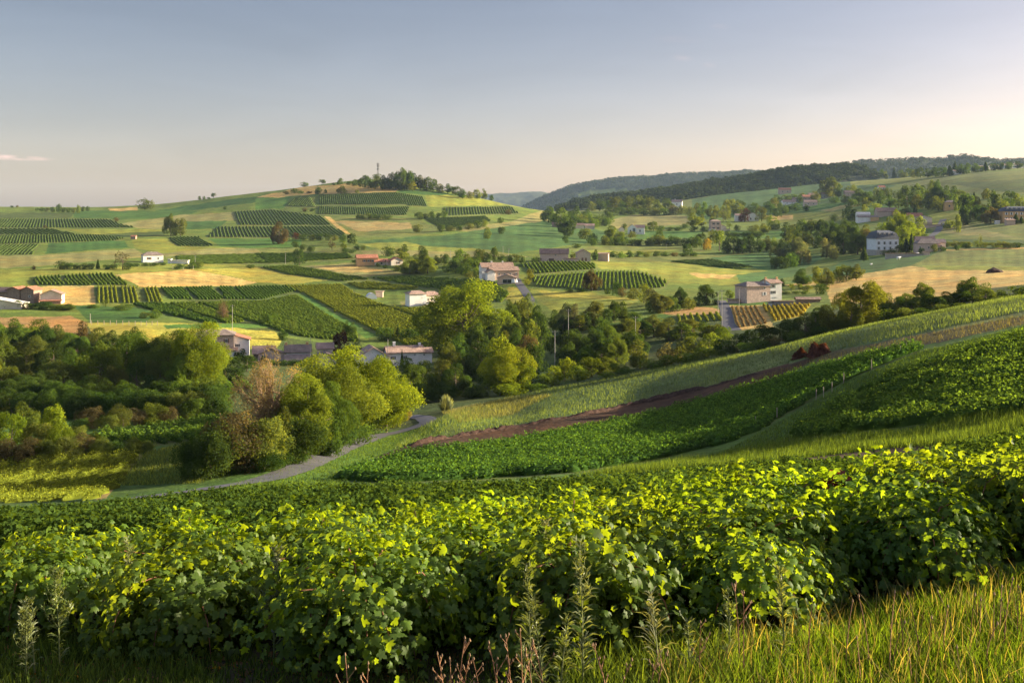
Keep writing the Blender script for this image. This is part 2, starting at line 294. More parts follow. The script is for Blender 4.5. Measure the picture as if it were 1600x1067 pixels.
# (picture polygon, cover, nearest distance, farthest distance)
COVER = [
 ([(-100,300),(480,300),(480,330),(-100,345)],'mead',900,3000), ([(225,332),(330,316),(450,300),(450,309),(310,328)],'crop',900,3000),
 ([(-60,331),(115,334),(110,341),(-60,341)],'vdk',800,3000), ([(115,330),(312,329),(300,334),(250,341),(185,343),(115,341)],'lush',800,3000),
 ([(170,326),(215,324),(215,329),(172,330)],'straw',900,3000),
 ([(-60,341),(172,342),(190,350),(215,356),(-60,357)],'vine',700,2000), ([(-60,357),(85,358),(122,367),(-60,368)],'vine',700,2000),
 ([(-60,368),(122,366),(165,367),(197,373),(180,377),(60,381),(-60,383)],'vine',600,2000), ([(-60,384),(62,381),(52,399),(-60,401)],'vine',600,2000),
 ([(75,380),(195,376),(200,387),(70,397)],'crop',600,2000), ([(-60,402),(70,398),(210,389),(226,397),(226,402),(80,414),(-60,424)],'beige',550,2000),
 ([(185,350),(280,336),(400,330),(365,345),(290,350),(262,358),(215,357)],'beige',700,2000), ([(95,359),(250,358),(256,362),(150,367)],'ygr',700,2000),
 ([(165,366),(255,361),(258,367),(205,372)],'vdk',700,2000), ([(205,373),(270,372),(340,386),(400,390),(250,396),(210,388)],'ygr',600,2000),
 ([(252,396),(330,388),(480,388),(480,395),(330,398),(260,401)],'beige',600,2000),
 ([(270,400),(400,397),(420,412),(330,414),(275,412)],'vine',500,2000),
 ([(262,372),(310,370),(334,385),(278,385)],'vdk',600,2000), ([(325,372),(400,373),(470,372),(470,388),(345,386)],'lush',600,2000),
 ([(290,346),(355,345),(340,357),(290,359)],'crop',700,2000),
 ([(364,331),(425,327),(505,338),(522,353),(372,353)],'vine',600,2000), ([(340,354),(522,353),(548,372),(322,372)],'vine',600,2000),
 ([(400,310),(430,305),(455,304),(445,325),(400,327)],'lush',900,2000),
 # hill
 ([(400,308),(440,300),(470,292),(550,287),(625,295),(618,302),(500,303),(430,309)],'straw',900,2600),
 ([(443,325),(462,308),(486,307),(496,325)],'vine',900,2000),
 ([(496,304),(620,300),(640,321),(499,322)],'vine',900,2000), ([(496,322),(600,324),(640,322),(636,338),(496,337)],'vine',900,2000), ([(620,301),(662,308),(668,324),(638,322)],'vine',900,2000),
 ([(622,297),(690,300),(740,311),(690,305),(630,303)],'crop',900,2600),
 ([(664,306),(700,304),(760,312),(800,320),(690,323),(670,323)],'ygr',900,2000), ([(760,311),(860,320),(850,330),(800,322)],'ygr',900,2600),
 ([(690,324),(800,322),(815,335),(700,338)],'vine',900,2000), ([(662,341),(760,337),(770,347),(690,361)],'vine',900,2000),
 ([(508,339),(640,340),(660,345),(690,360),(640,371),(560,371),(545,361)],'olive',700,2000), ([(520,345),(640,348),(645,358),(560,362)],'sand',700,2000),
 ([(505,338),(514,338),(546,366),(538,366)],'straw',700,2000), ([(700,358),(800,346),(850,327),(862,352),(760,367)],'beige',800,2000),
 ([(556,377),(700,367),(845,346),(985,372),(900,382),(800,396),(700,394),(570,386)],'cool',500,2000),
 ([(560,381),(632,378),(660,384),(760,390),(820,400),(700,398),(600,392)],'ygr',500,1500),
 ([(560,391),(760,393),(830,402),(700,402),(570,398)],'beige',500,1500),
 ([(-60,424),(230,412),(400,414),(410,424),(-60,447)],'ygr',450,1500), ([(400,388),(560,386),(570,400),(420,402)],'olive',450,1500),
 ([(395,396),(480,394),(550,396),(555,406),(420,414),(395,412)],'vine',450,1500), ([(455,417),(560,410),(640,428),(540,434)],'beige',400,1500), ([(490,417),(560,414),(600,424),(540,426)],'straw',400,1500),
 ([(50,433),(175,428),(206,447),(52,447)],'vine',350,1200), ([(178,429),(300,421),(402,441),(375,447),(220,448)],'straw',350,1200),
 ([(308,421),(405,418),(480,430),(520,437),(455,445),(403,441)],'yel',350,1200), ([(40,447),(146,447),(149,476),(90,478)],'straw',330,1200), ([(0,440),(50,437),(48,447),(0,450)],'ygr',350,1200),
 ([(149,448),(262,449),(252,475),(149,475)],'vine',330,1200), ([(252,449),(460,446),(470,458),(410,471),(300,472)],'vdk',330,1200),
 ([(205,475),(410,471),(465,461),(505,488),(562,520),(565,540),(470,530),(440,522),(330,508),(250,490)],'vdk',240,1200), ([(436,447),(535,444),(560,460),(620,488),(700,512),(705,555),(640,545),(590,524),(522,490),(478,462)],'vine',240,1200),
 ([(405,417),(460,416),(580,437),(535,441),(450,430)],'vine',350,1200), ([(535,441),(580,434),(640,433),(770,440),(798,460),(785,474),(700,458),(640,450),(560,450)],'vine',350,1200),
 ([(560,449),(640,450),(690,456),(690,478),(620,480),(580,468)],'mead',330,900), ([(625,470),(690,472),(680,478),(628,478)],'beige',330,900),
 ([(465,461),(480,462),(524,490),(592,525),(572,528),(505,488)],'lush',240,900),
 ([(-60,497),(110,494),(137,505),(122,522),(60,514),(-60,508)],'tan',240,600), ([(115,478),(215,480),(245,488),(225,506),(140,504)],'crop',240,600),
 ([(135,505),(250,503),(330,508),(430,519),(440,532),(430,545),(300,540),(150,530)],'yel',230,600), ([(255,507),(420,505),(430,512),(260,513)],'lush',230,500),
 # middle
 ([(810,412),(895,407),(927,411),(937,421),(840,429),(824,425)],'vine',350,1200), ([(828,432),(945,424),(1000,424),(1047,440),(1040,451),(930,455),(835,449)],'vine',350,1200),
 ([(927,408),(1080,410),(1140,416),(1200,424),(1150,446),(1047,441),(1000,423),(940,421)],'ygr',400,1200), ([(1075,426),(1150,430),(1140,436),(1090,434)],'straw',400,900),
 ([(930,403),(1200,396),(1230,404),(1120,415),(1080,410),(930,409)],'olive',400,1200),
 ([(828,451),(925,456),(1000,469),(980,481),(880,492),(840,472)],'ygr',300,900), ([(840,454),(920,458),(1000,469),(900,466),(850,462)],'yel',300,900),
 ([(796,447),(812,450),(826,470),(798,476),(788,462)],'yel',300,900), ([(1045,408),(1112,405),(1182,418),(1150,422)],'crop',400,1200),
 ([(1108,403),(1200,394),(1290,400),(1240,432),(1160,446),(1150,430),(1200,424)],'cool',400,1500),
 ([(940,347),(990,335),(1072,337),(1080,351),(965,358)],'beige',700,2000), ([(975,361),(1098,362),(1092,371),(1000,374)],'lush',600,1500),
 ([(885,388),(1000,381),(1088,383),(1100,393),(980,396),(900,396)],'olive',450,1500), ([(900,392),(1060,391),(1060,395),(920,397)],'ygr',450,1500),
 ([(845,345),(900,350),(985,372),(880,384),(840,390)],'cool',600,1500),
 ([(1080,312),(1190,292),(1340,282),(1400,290),(1280,330),(1080,345)],'cool',900,3000), ([(1325,277),(1345,272),(1420,275),(1440,284),(1330,290)],'ygr',900,3000),
 ([(1400,285),(1500,272),(1700,262),(1700,308),(1480,302),(1430,293)],'olive',900,3000), ([(1480,287),(1700,275),(1700,306),(1560,300)],'vdk',900,3000),
 ([(1225,325),(1350,312),(1345,325),(1240,334)],'lush',700,2000), ([(1215,335),(1330,330),(1340,343),(1205,350)],'ygr',700,2000), ([(1280,329),(1345,316),(1350,320),(1300,331)],'beige',700,2000),
 ([(1190,338),(1240,336),(1240,343),(1200,345)],'straw',700,2000), ([(1340,318),(1430,308),(1440,330),(1360,335)],'lush',700,2000), ([(1450,333),(1510,330),(1510,345),(1455,345)],'ygr',650,2000),
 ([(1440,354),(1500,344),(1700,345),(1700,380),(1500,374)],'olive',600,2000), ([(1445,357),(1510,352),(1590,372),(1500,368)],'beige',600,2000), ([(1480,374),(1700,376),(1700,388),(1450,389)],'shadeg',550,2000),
 ([(1140,362),(1280,360),(1300,372),(1150,374)],'lush',550,1500),
 ([(1235,441),(1330,405),(1470,392),(1450,412),(1340,432),(1262,444)],'cool',380,1500),
 ([(1225,446),(1290,437),(1450,411),(1480,390),(1700,385),(1700,450),(1450,472),(1300,475),(1290,452)],'straw',330,1200),
 ([(1470,392),(1700,387),(1700,416),(1500,420),(1420,416)],'olive',400,1200), ([(1440,415),(1560,416),(1700,418),(1700,424),(1450,422)],'ygr',400,900),
 ([(1222,448),(1285,446),(1290,458),(1230,459)],'ygr',330,900),
 ([(1138,478),(1195,477),(1208,512),(1150,516)],'straw',280,700), ([(1190,477),(1268,476),(1255,494),(1206,504)],'yel',280,700), ([(1140,471),(1210,470),(1215,477),(1140,478)],'lush',300,700),
 ([(1052,493),(1126,489),(1130,503),(1060,508)],'vine',260,700), ([(1028,488),(1100,479),(1127,484),(1122,490),(1052,493)],'tan',260,700),
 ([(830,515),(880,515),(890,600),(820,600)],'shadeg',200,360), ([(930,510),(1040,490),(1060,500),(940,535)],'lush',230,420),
 # shoulder of the near slope
 ([(520,780),(600,700),(700,645),(800,622),(1000,585),(1200,541),(1400,500),(1750,440),(1750,480),(1400,532),(1200,577),(1000,634),(800,682),(640,725),(560,790)],'band',60,215),
 ([(350,765),(480,720),(620,675),(700,655),(690,690),(600,735),(500,790),(340,790)],'path',60,190),
 ([(690,640),(800,622),(860,618),(800,648),(720,660)],'beige',120,215),
 ([(585,715),(640,694),(760,672),(900,648),(1000,628),(1100,605),(1200,577),(1290,553),(1205,599),(1100,626),(1000,655),(900,673),(760,695),(640,713),(592,722)],'soil',60,215),
 ([(1280,553),(1440,522),(1750,468),(1750,485),(1600,506),(1440,541),(1270,575)],'soil2',60,215),
 ([(515,752),(620,722),(800,700),(1000,662),(1200,607),(1330,570),(1430,545),(1442,547),(1330,592),(1230,647),(1190,674),(1130,697),(1000,724),(900,740),(760,750),(600,757)],'vdk',50,215),
 ([(1440,549),(1600,507),(1750,470),(1750,500),(1450,560),(1300,640),(1230,690),(1100,722),(1000,728),(1230,655),(1330,593)],'path',40,215),
 ([(1750,490),(1480,560),(1380,590),(1290,640),(1235,670),(1228,692),(1300,682),(1450,667),(1750,630)],'vdk',40,180),
 ([(900,745),(1100,722),(1230,692),(1450,668),(1750,632),(1750,690),(1400,694),(1200,718),(1000,738)],'path',35,120),
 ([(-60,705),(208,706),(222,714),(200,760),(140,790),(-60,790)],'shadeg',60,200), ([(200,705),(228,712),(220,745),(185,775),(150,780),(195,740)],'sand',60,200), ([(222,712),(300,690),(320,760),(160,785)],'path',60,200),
 ([(140,695),(150,678),(350,650),(345,660),(330,690),(215,700)],'vine',100,230),
]
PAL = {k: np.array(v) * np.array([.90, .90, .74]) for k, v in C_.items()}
def inpoly(px, py, poly):
    r = np.zeros(px.shape, bool); n = len(poly)
    for i in range(n):
        x0, y0 = poly[i]; x1, y1 = poly[(i+1) % n]
        if y0 == y1: continue
        c = (y0 > py) != (y1 > py)
        r ^= c & (px < (x1 - x0) * (py - y0) / (y1 - y0) + x0)
    return r
PXC = np.concatenate([-900 - np.geomspace(12000, 60, 14), np.arange(-900, -60, 24), np.arange(-60, 1660, 2.0), np.arange(1660, 2600, 24), 2600 + np.geomspace(60, 16000, 16)])
DR = np.concatenate([np.geomspace(2, 30, 90)[:-1], np.geomspace(30, 210, 230)[:-1], np.geomspace(210, 1600, 430)[:-1], np.geomspace(1600, 2600, 30)])
PXG, DG = np.meshgrid(PXC, DR)
R = ratio(np.clip(PXG, -900, 2600).ravel(), DG.ravel()).reshape(PXG.shape)
GX = (PXG - CX) / F * DG; GZ = -R * DG; PYG = HY + F * R
colr = np.tile(PAL['mead'], (PXG.size, 1)).reshape(*PXG.shape, 3)
nearm = DG < 66; colr[nearm] = PAL['earth']; colr[nearm & ((PXG > 1720) | (PXG < -140))] = (.085, .12, .028); colr[(DG >= 66) & (DG < 210)] = PAL['path']; colr[(DG >= 160) & (DG < 330)] = PAL['scrub']
colr[DG > 1650] = PAL['olive']
jx = PXG + 1.6 * vnoise(GX/(DG*.006+.02), DG/(DG*.009+.02), 5); jy = PYG + .9 * vnoise(GX/(DG*.008+.02), DG/(DG*.012+.02), 6)
for poly, cn, d0, d1 in COVER:
    xs = [p[0] for p in poly]; ys = [p[1] for p in poly]
    c0, c1 = np.searchsorted(PXC, [min(xs) - 4, max(xs) + 4]); r0, r1 = np.searchsorted(DR, [d0, d1])
    sub = (slice(r0, r1), slice(c0, c1))
    k = inpoly(jx[sub], jy[sub], poly); cc_ = np.tile(PAL[cn], (*k.shape, 1))
    if cn in ('straw', 'beige', 'yel', 'ygr', 'crop', 'olive', 'lush', 'tan', 'mead', 'cool') and d0 > 200:   # mowing and drilling lines
        th = (hash(len(poly) * 7 + int(xs[0])) % 100) / 100 * 1.2 + .9; w_ = GX[sub] * math.cos(th) + DG[sub] * math.sin(th); per = np.maximum(2.6, DG[sub] * .0065)
        st_ = np.sin(2*math.pi * w_ / per) * .10 + .13 * vnoise(w_ / (per*1.3), DG[sub]*.004, 31) + .10 * vnoise(GX[sub]/14, DG[sub]/26, 32); cc_ = cc_ * (1 + st_)[..., None]
    colr[sub][k] = cc_[k]
# grass bank by the photographer, with bare patches under the vines
g = inpoly(PXG + 40*vnoise(GX*1.5, DG*1.5, 8), PYG + 30*vnoise(GX*2, DG*2, 9), [(1150,1300),(1050,1067),(1180,985),(1330,930),(1420,905),(1900,840),(2600,700),(9000,600),(9000,3000),(1900,3000)]) & (DG < 16)
colr[g] = (.11, .13, .03)
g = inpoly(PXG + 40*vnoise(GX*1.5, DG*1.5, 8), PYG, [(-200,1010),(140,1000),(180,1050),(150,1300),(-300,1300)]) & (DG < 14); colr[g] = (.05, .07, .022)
nr, nc = PXG.shape
V = np.stack([GX, DG, GZ], -1).reshape(-1, 3)
idx = np.arange(nr * nc).reshape(nr, nc)
Q = np.stack([idx[:-1, :-1], idx[:-1, 1:], idx[1:, 1:], idx[1:, :-1]], -1).reshape(-1, 4)
# behind the photographer the bank goes on level
yb = np.array([-400., -60., -10., 0.]); bx = np.linspace(-1, 1, nc)
VB = []
xb0 = V[:nc, 0]
for y in yb:
    w = min(1, abs(y - 2) / 60)
    VB.append(np.stack([xb0 * (1 - w) + np.linspace(-600, 600, nc) * w, np.full(nc, y), V[:nc, 2] * (1 - w) + w * -1.2], -1))
VB = np.concatenate(VB); ib = np.arange(4 * nc).reshape(4, nc) + len(V); ib = np.vstack([ib, idx[:1]])
QB = np.stack([ib[:-1, :-1], ib[:-1, 1:], ib[1:, 1:], ib[1:, :-1]], -1).reshape(-1, 4)
colv = np.concatenate([colr.reshape(-1, 3), np.tile(np.array([.11, .13, .03]), (4 * nc, 1))])
MG, t = newmat('ground')
out = nd(t, 'OutputMaterial'); b = nd(t, 'BsdfPrincipled', Roughness=.95); b.inputs['Specular IOR Level'].default_value = .1
a = nd(t, 'Attribute', attribute_name='col').outputs['Color']
n1 = noise(t, .9, 6); n2 = noise(t, .13, 8, rough=.7); n3 = noise(t, .018, 4); n4 = noise(t, 7, 4)
k = mth(t, 'MULTIPLY', mth(t, 'MULTIPLY', rng(t, n1, .25, .75, .62, 1.38), rng(t, n2, .32, .68, .62, 1.38)), mth(t, 'MULTIPLY', rng(t, n3, .35, .65, .86, 1.14), rng(t, n4, .3, .7, .7, 1.3)))
cc = nd(t, 'CombineColor')
for i in range(3): t.links.new(k, cc.inputs[i])
c = mixrgb(t, 1.0, a, cc.outputs[0], 'MULTIPLY')
n5 = noise(t, .05, 6); hue = mixrgb(t, 1.0, c, (1.35, 1.02, .8), 'MULTIPLY'); c = mixrgb(t, rng(t, n5, .42, .66, 0, .8), c, hue)
t.links.new(c, b.inputs['Base Color'])
bp = nd(t, 'Bump', Strength=.9, Distance=.35); t.links.new(n1, bp.inputs['Height']); t.links.new(bp.outputs[0], b.inputs['Normal'])
t.links.new(b.outputs[0], out.inputs[0])
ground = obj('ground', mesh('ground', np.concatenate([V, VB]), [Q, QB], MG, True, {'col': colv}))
tag(ground, 'rolling patchwork of meadows and vineyard ground below the hills', 'ground', kind='structure')
del V, VB, Q, QB, colv, colr, jx, jy

# ---------------------------------------------------------------- roads
MR = solid('asphalt', (.080, .078, .086), .85, .25, .8, .25, .3, dirt=(.115, .105, .095))
def road(name, pts, width, label, m=MR, cat='road', kind='structure', up=.05, edge=0):
    """pts: picture points on the ground (px, py[, dmin]); a draped ribbon of real width"""
    P = [np.array(hit(p[0], p[1], p[2] if len(p) > 2 else 60)[:2]) for p in pts]
    P = np.array(P); s = np.concatenate([[0], np.cumsum(np.linalg.norm(np.diff(P, axis=0), axis=1))])
    q = np.linspace(0, s[-1], max(12, int(s[-1] / 1.0))); C = pchip(s, P, q)
    T = np.gradient(C, axis=0); T /= np.linalg.norm(T, axis=1)[:, None]; N = np.c_[-T[:, 1], T[:, 0]]
    us = np.linspace(-.5, .5, 7); V = []
    for k, u in enumerate(us):
        e = width * u + (vnoise(q * .8, q * 0, 3 + k) * edge if k in (0, 6) else 0)
        X = C + N * np.reshape(e, (-1, 1)); z = Hh(X[:, 0], X[:, 1]) + up + .03 * (1 - (2*u)**2); V.append(np.c_[X, z])
    V = np.array(V); n = len(q); i = np.arange(7 * n).reshape(7, n)
    Fq = np.stack([i[:-1, :-1], i[1:, :-1], i[1:, 1:], i[:-1, 1:]], -1).reshape(-1, 4)
    o = obj(name, mesh(name, V.reshape(-1, 3), [Fq], m, True)); tag(o, label, cat, kind=kind); return C
road_near = road('road', [(205,780,70),(290,770,70),(400,753),(470,731),(530,703),(590,682),(645,669),(668,660),(664,654),(640,651)], 3.0, 'narrow grey lane curving up from the foreground past the tall hedge', edge=.12, up=.10)
road('road', [(806,436,400),(811,444,380),(818,453,380),(824,462,380),(828,469,360),(822,490,330)], 4.2, 'lane winding down from the farmhouse past the yellow meadow')
road('road', [(1126,470,300),(1132,480,290),(1136,495,280),(1139,508,270),(1148,517,250)], 4.0, 'steep blue-grey lane beside the pink stone house')
road('road', [(1450,372,600),(1462,364,600),(1470,352,600),(1474,343,600)], 6, 'short grey road by the red-roofed hillside houses')
# dug soil along the strip: two broken ridges of clods
MSOIL = solid('turned_soil', (.056, .032, .023), .95, .5, 2.5, .1, 1.0)
def soil_bank(pts, w, h, label):
    P = np.array([hit(*p, 60)[:2] for p in pts]); s = np.concatenate([[0], np.cumsum(np.linalg.norm(np.diff(P, axis=0), axis=1))])
    q = np.arange(0, s[-1], .35); C = pchip(s, P, q); T = np.gradient(C, axis=0); T /= np.linalg.norm(T, axis=1)[:, None]; N = np.c_[-T[:, 1], T[:, 0]]
    us = np.linspace(-1, 1, 9); V = []
    for k, u in enumerate(us):
        X = C + N * (u * w / 2) + .15 * np.c_[vnoise(q*2, q*0+k, 1), vnoise(q*2, q*0+k, 2)]
        hh = h * (1 - u*u) * np.clip(.55 + .6 * vnoise(q * .35, q*0, 9) + .5 * vnoise(q * 1.7, q*0 + k, 4), 0, 2) * np.clip(np.minimum(q, s[-1]-q)/2, 0, 1)
        V.append(np.c_[X, Hh(X[:, 0], X[:, 1]) + hh - (.08 if abs(u) == 1 else 0)])
    V = np.array(V); n = len(q); i = np.arange(9 * n).reshape(9, n)
    Fq = np.stack([i[:-1, :-1], i[1:, :-1], i[1:, 1:], i[:-1, 1:]], -1).reshape(-1, 4)
    tag(obj('soil_bank', mesh('soil_bank', V.reshape(-1, 3), [Fq], MSOIL, True)), label, 'soil bank')
soil_bank([(640,697),(760,675),(900,651),(1000,631),(1060,617),(1120,602),(1190,583)], 1.3, .55, 'long broken ridge of dark red soil along the upper edge of the strip')
soil_bank([(610,716),(700,703),(760,695),(830,685),(905,672),(985,656)], 1.0, .35, 'low ridge of red clods along the lower edge beside the vines')
# ---------------------------------------------------------------- far hills
MHILL = solid('hill_wood', (.045, .062, .026), .95, .5, .03, .1, 0, detail=6)
MHILL2 = solid('hill_meadow', (.16, .19, .06), .95, .3, .01, .1, 0)
def hill(name, crest, d, depth, label, base_py=345, mat=MG, rough=1.0, seed=1, patches=()):
    """a rounded ridge: crest given as (px, row) at distance d, falling towards and away from the viewer"""
    cx = [c[0] for c in crest]; q = np.arange(cx[0], cx[-1] + .1, 2.0); top = pchip(cx, [c[1] for c in crest], q)
    prof = np.linspace(-1, 1, 41); V = []
    zt = (HY - top) / F * d; zb = (HY - base_py) / F * d
    X0 = (q - CX) / F * d
    for u in prof:
        y = d + u * depth; w = np.cos(u * math.pi / 2) ** .9
        z = zb + (zt - zb) * w + rough * (d/1555.) * (1.0 * vnoise(X0/(d*.004), np.full_like(X0, y/(d*.006)), seed) + 1.4 * vnoise(X0/(d*.012), np.full_like(X0, y/(d*.018)), seed+1)) * (w > .03) + 2.5 * (d/1555.) * vnoise(X0/(d*.04), np.full_like(X0, y/(d*.06)), seed+2) * w
        V.append(np.c_[X0, np.full_like(X0, y), z - 8 * (abs(u) == 1)])
    V = np.array(V); n = len(q); i = np.arange(41 * n).reshape(41, n)
    Fq = np.stack([i[:-1, :-1], i[:-1, 1:], i[1:, 1:], i[1:, :-1]], -1).reshape(-1, 4)
    P = V.reshape(-1, 3); hp, hy = CX + F * P[:, 0] / P[:, 1], HY - F * P[:, 2] / P[:, 1]
    cv = np.tile(np.array([.038, .052, .024]), (len(P), 1))
    for poly, cn in patches:
        k = inpoly(hp, hy, poly) & (P[:, 1] < d); cv[k] = PAL[cn]
    return tag(obj(name, mesh(name, P, [Fq], mat, True, {'col': cv})), label, 'hill', kind='structure'), P
hill('hill', [(560,330),(700,312),(760,304),(800,303),(840,301),(860,303),(900,310),(960,330)], 8200, 900, 'lowest and faintest distant ridge, far behind the saddle', seed=3)
hill_c = hill('hill', [(780,345),(830,318),(850,308),(900,291),(935,285),(960,281),(1000,279),(1050,276),(1090,275),(1120,273),(1180,271),(1230,276),(1300,280),(1420,300),(1600,330)], 5200, 800, 'long blue wooded ridge on the horizon at centre', seed=5, patches=[([(903,302),(930,298),(960,295),(985,297),(975,303),(940,306),(905,306)],'mead'),([(760,306),(800,303),(800,309),(765,310)],'mead')])
hill_r = hill('hill', [(1180,300),(1300,262),(1320,256),(1380,254),(1420,253),(1460,251),(1478,247),(1492,245),(1506,249),(1540,252),(1600,251),(1700,248),(1900,250),(2200,270)], 3900, 700, 'dark wooded ridge with a small knoll at far right', seed=8)
# ---------------------------------------------------------------- leaves, trees and woods
TINT = dict(dk=(.050,.088,.021), gr=(.080,.130,.025), yg=(.125,.175,.017), ye=(.22,.19,.03), ol=(.096,.124,.029), br=(.098,.086,.042), gy=(.105,.125,.07), rd=(.06,.026,.022), lg=(.105,.15,.026), tn=(.17,.125,.07), by=(.175,.23,.022), gd=(.145,.178,.026))
WORD = dict(dk='dark green', gr='green', yg='yellow-green', ye='yellow', ol='olive', br='brownish', gy='grey-green', rd='dark purple', lg='light green', tn='tan', by='bright yellow-green', gd='golden green')
def leafquads(P, N, size, aspect=.62, fold=.18, rg=RNG):
    n = len(P); size = np.broadcast_to(size, n).reshape(-1, 1)
    r = rg.normal(size=(n, 3)); u = np.cross(N, r); u /= np.linalg.norm(u, axis=1)[:, None] + 1e-9; v = np.cross(N, u)
    a, b = u * size * .5 * aspect, v * size * .5
    f = N * size * fold
    Vq = np.stack([P - b, P + a + f, P + b, P - a + f], 1).reshape(-1, 3)
    i = np.arange(4 * n).reshape(n, 4)
    return Vq, np.concatenate([i[:, [0, 1, 2]], i[:, [0, 2, 3]]])
def unit(v): return v / (np.linalg.norm(v, axis=-1, keepdims=True) + 1e-9)
def crown_points(rg, n, nl, rx, rz, cz, lr, flat=0, top=0.0):
    """points and outward directions spread over many overlapping lobes"""
    L = unit(rg.normal(size=(nl, 3))); L[:, 2] = L[:, 2] * .9 + top; tp = np.clip(L[:, 2:], 0, 1)
    rad = rg.uniform(.45, .82, nl)[:, None]; LC = L * rad * np.array([rx, rx, rz]) * np.c_[1 - .35*tp, 1 - .35*tp, np.ones_like(tp)] * np.array([1.0, 1.0, 1.0]) + np.array([0, 0, cz])
    LR = rg.uniform(.55, 1.3, nl) * lr
    LC = np.vstack([LC, [[0, 0, cz]]]); LR = np.append(LR, min(rx, rz) * .62); w = LR**2; w[-1] *= .35
    k = rg.choice(nl + 1, n, p=w / w.sum())
    Dv = unit(rg.normal(size=(n, 3)) + .35 * L[np.minimum(k, nl - 1)] + np.array([0, 0, .25]))
    rr = LR[k] * rg.uniform(.55, 1.08, n) ** .6 * np.where(rg.uniform(0, 1, n) < .07, rg.uniform(1.0, 1.3, n), 1)
    P = LC[k] + Dv * rr[:, None] * np.array([1, 1, .9])
    N = unit(Dv * .75 + rg.normal(size=(n, 3)) * .62 + np.array([0, 0, .25]))
    lv = rg.uniform(0, 1, nl + 1)[k]; rv = np.clip(.72 * lv + .28 * rg.uniform(0, 1, n), 0, 1)
    q = P / (rx * .34); s0 = int(rg.integers(1000)); n3 = (vnoise(q[:, 0] + q[:, 2]*.6, q[:, 1], s0) + vnoise(q[:, 1] + 31, q[:, 2], s0 + 1) + vnoise(q[:, 2] + 17, q[:, 0], s0 + 2)) / 1.6
    c0 = np.array([0, 0, cz]); P = c0 + (P - c0) * (1 + .22 * n3)[:, None]          # ragged outline
    keep = n3 > np.percentile(n3, 17)                                               # and gaps between the boughs
    return P[keep], N[keep], rv[keep], LC[:-1]
def trunk_mb(rg, h, r, LC, nlimb=6, lean=.3, z0=-.8):
    mb = MB(); tip = Vector((rg.normal() * lean, rg.normal() * lean, h))
    pts = [Vector((0, 0, z0)), Vector((rg.normal()*.08, rg.normal()*.08, h*.35)), Vector((tip.x*.6, tip.y*.6, h*.7)), tip]
    mb.tube(pts, [r*1.35, r, r*.75, r*.4], 7)
    for i in rg.permutation(len(LC))[:nlimb]:
        e = Vector(LC[i]); s = pts[1].lerp(pts[3], rg.uniform(.1, .85)); m = s.lerp(e, .5) + Vector((rg.normal()*.2, rg.normal()*.2, -.15*abs(rg.normal())))
        mb.tube([s, m, e], [r*.45, r*.3, r*.1], 5)
    return mb
PROTO = {}; MBARKT = solid('tan_bark', (.30, .19, .11), .9, .4, 5, .2, .4)
def proto(key, H, Wd, n, nl, lr, size, cz=None, rz=None, th=None, tr=.22, bark=MBARK, limbs=6, seed=0, top=0.0, conif=False, twig=0, mat=None, zlow=.1):
    rg = np.random.default_rng(100 + seed); rx = Wd / 2 - lr * .5
    if conif:
        z = 1 - rg.uniform(0, 1, n) ** .65; zz = z * H * .94 + H * .06; ang = rg.uniform(0, 2*np.pi, n)
        rad = (1 - z) ** .9 * Wd / 2 * (.75 + .3 * np.sin(zz * 6.5 / H * 6 + 2*np.sin(ang*3))) * rg.uniform(.55, 1.05, n)
        P = np.c_[rad*np.cos(ang), rad*np.sin(ang), zz]; N = unit(np.c_[np.cos(ang), np.sin(ang), np.full(n, .5)] + rg.normal(size=(n, 3))*.5)
        rv = rg.uniform(0, 1, n); LC = np.array([[0, 0, H*.6]])
    else:
        cz = H * .6 if cz is None else cz; rz = (H - cz) - lr * .45 if rz is None else rz
        P, N, rv, LC = crown_points(rg, n, nl, rx, rz, cz, lr, top=top); n = len(P)
        # keep it inside its own height and off the ground
        f = Wd / 2 / np.percentile(np.hypot(P[:, 0], P[:, 1]), 90); za, zb = np.percentile(P[:, 2], [3, 98]); g = (H - zlow * H) / (zb - za)
        P[:, :2] *= f; LC = LC.copy(); LC[:, :2] *= f; LC[:, 2] = zlow * H + (LC[:, 2] - za) * g
        P[:, 2] = zlow * H + (P[:, 2] - za) * g; P[:, 2] = np.where(P[:, 2] < .02*H, rg.uniform(.02, .25, n) * H, P[:, 2])
    Vq, Fq = leafquads(P, N, size * rg.uniform(.6, 1.35, n), rg=rg)
    crown = mesh(key + '_crown', Vq, [Fq], mat or MF, False, {'rnd': np.repeat(rv, 4)})
    th = (H * .72 if not conif else H * .9) if th is None else th
    tm = trunk_mb(rg, th, tr, LC, limbs)
    if twig:                                     # many thin bare twigs reaching out of the crown
        for i in range(twig):
            c = LC[rg.integers(len(LC))]; s = Vector((0, 0, th * rg.uniform(.3, .8))).lerp(Vector(c), rg.uniform(.3, 1.0)); dv = Vector(unit(np.array([s.x, s.y, abs(s.z)*.25 + 1.2]) + rg.normal(size=3)*.7))
            L = rg.uniform(.06, .17) * H; m = s + dv * L * .5 + Vector(rg.normal(size=3) * .25)
            tm.tube([s, m, s + dv * L + Vector(rg.normal(size=3) * .5)], [.035, .026, .012], 4)
    me = bpy.data.meshes.new(key + '_trunk'); me.from_pydata(tm.V, [], tm.F); me.polygons.foreach_set('use_smooth', [True]*len(me.polygons)); me.materials.append(bark); me.update()
    # one-piece version for trees too small to show a trunk apart
    nb = len(tm.V); j = mesh(key + '_whole', np.vstack([Vq, np.array(tm.V)]), [Fq] + [np.array([[q + len(Vq) for q in f] for f in tm.F if len(f) == 4])], mat or MF, False, {'rnd': np.concatenate([np.repeat(rv, 4), np.zeros(nb)])})
    PROTO[key] = dict(crown=crown, trunk=me, whole=j, H=H, W=Wd)
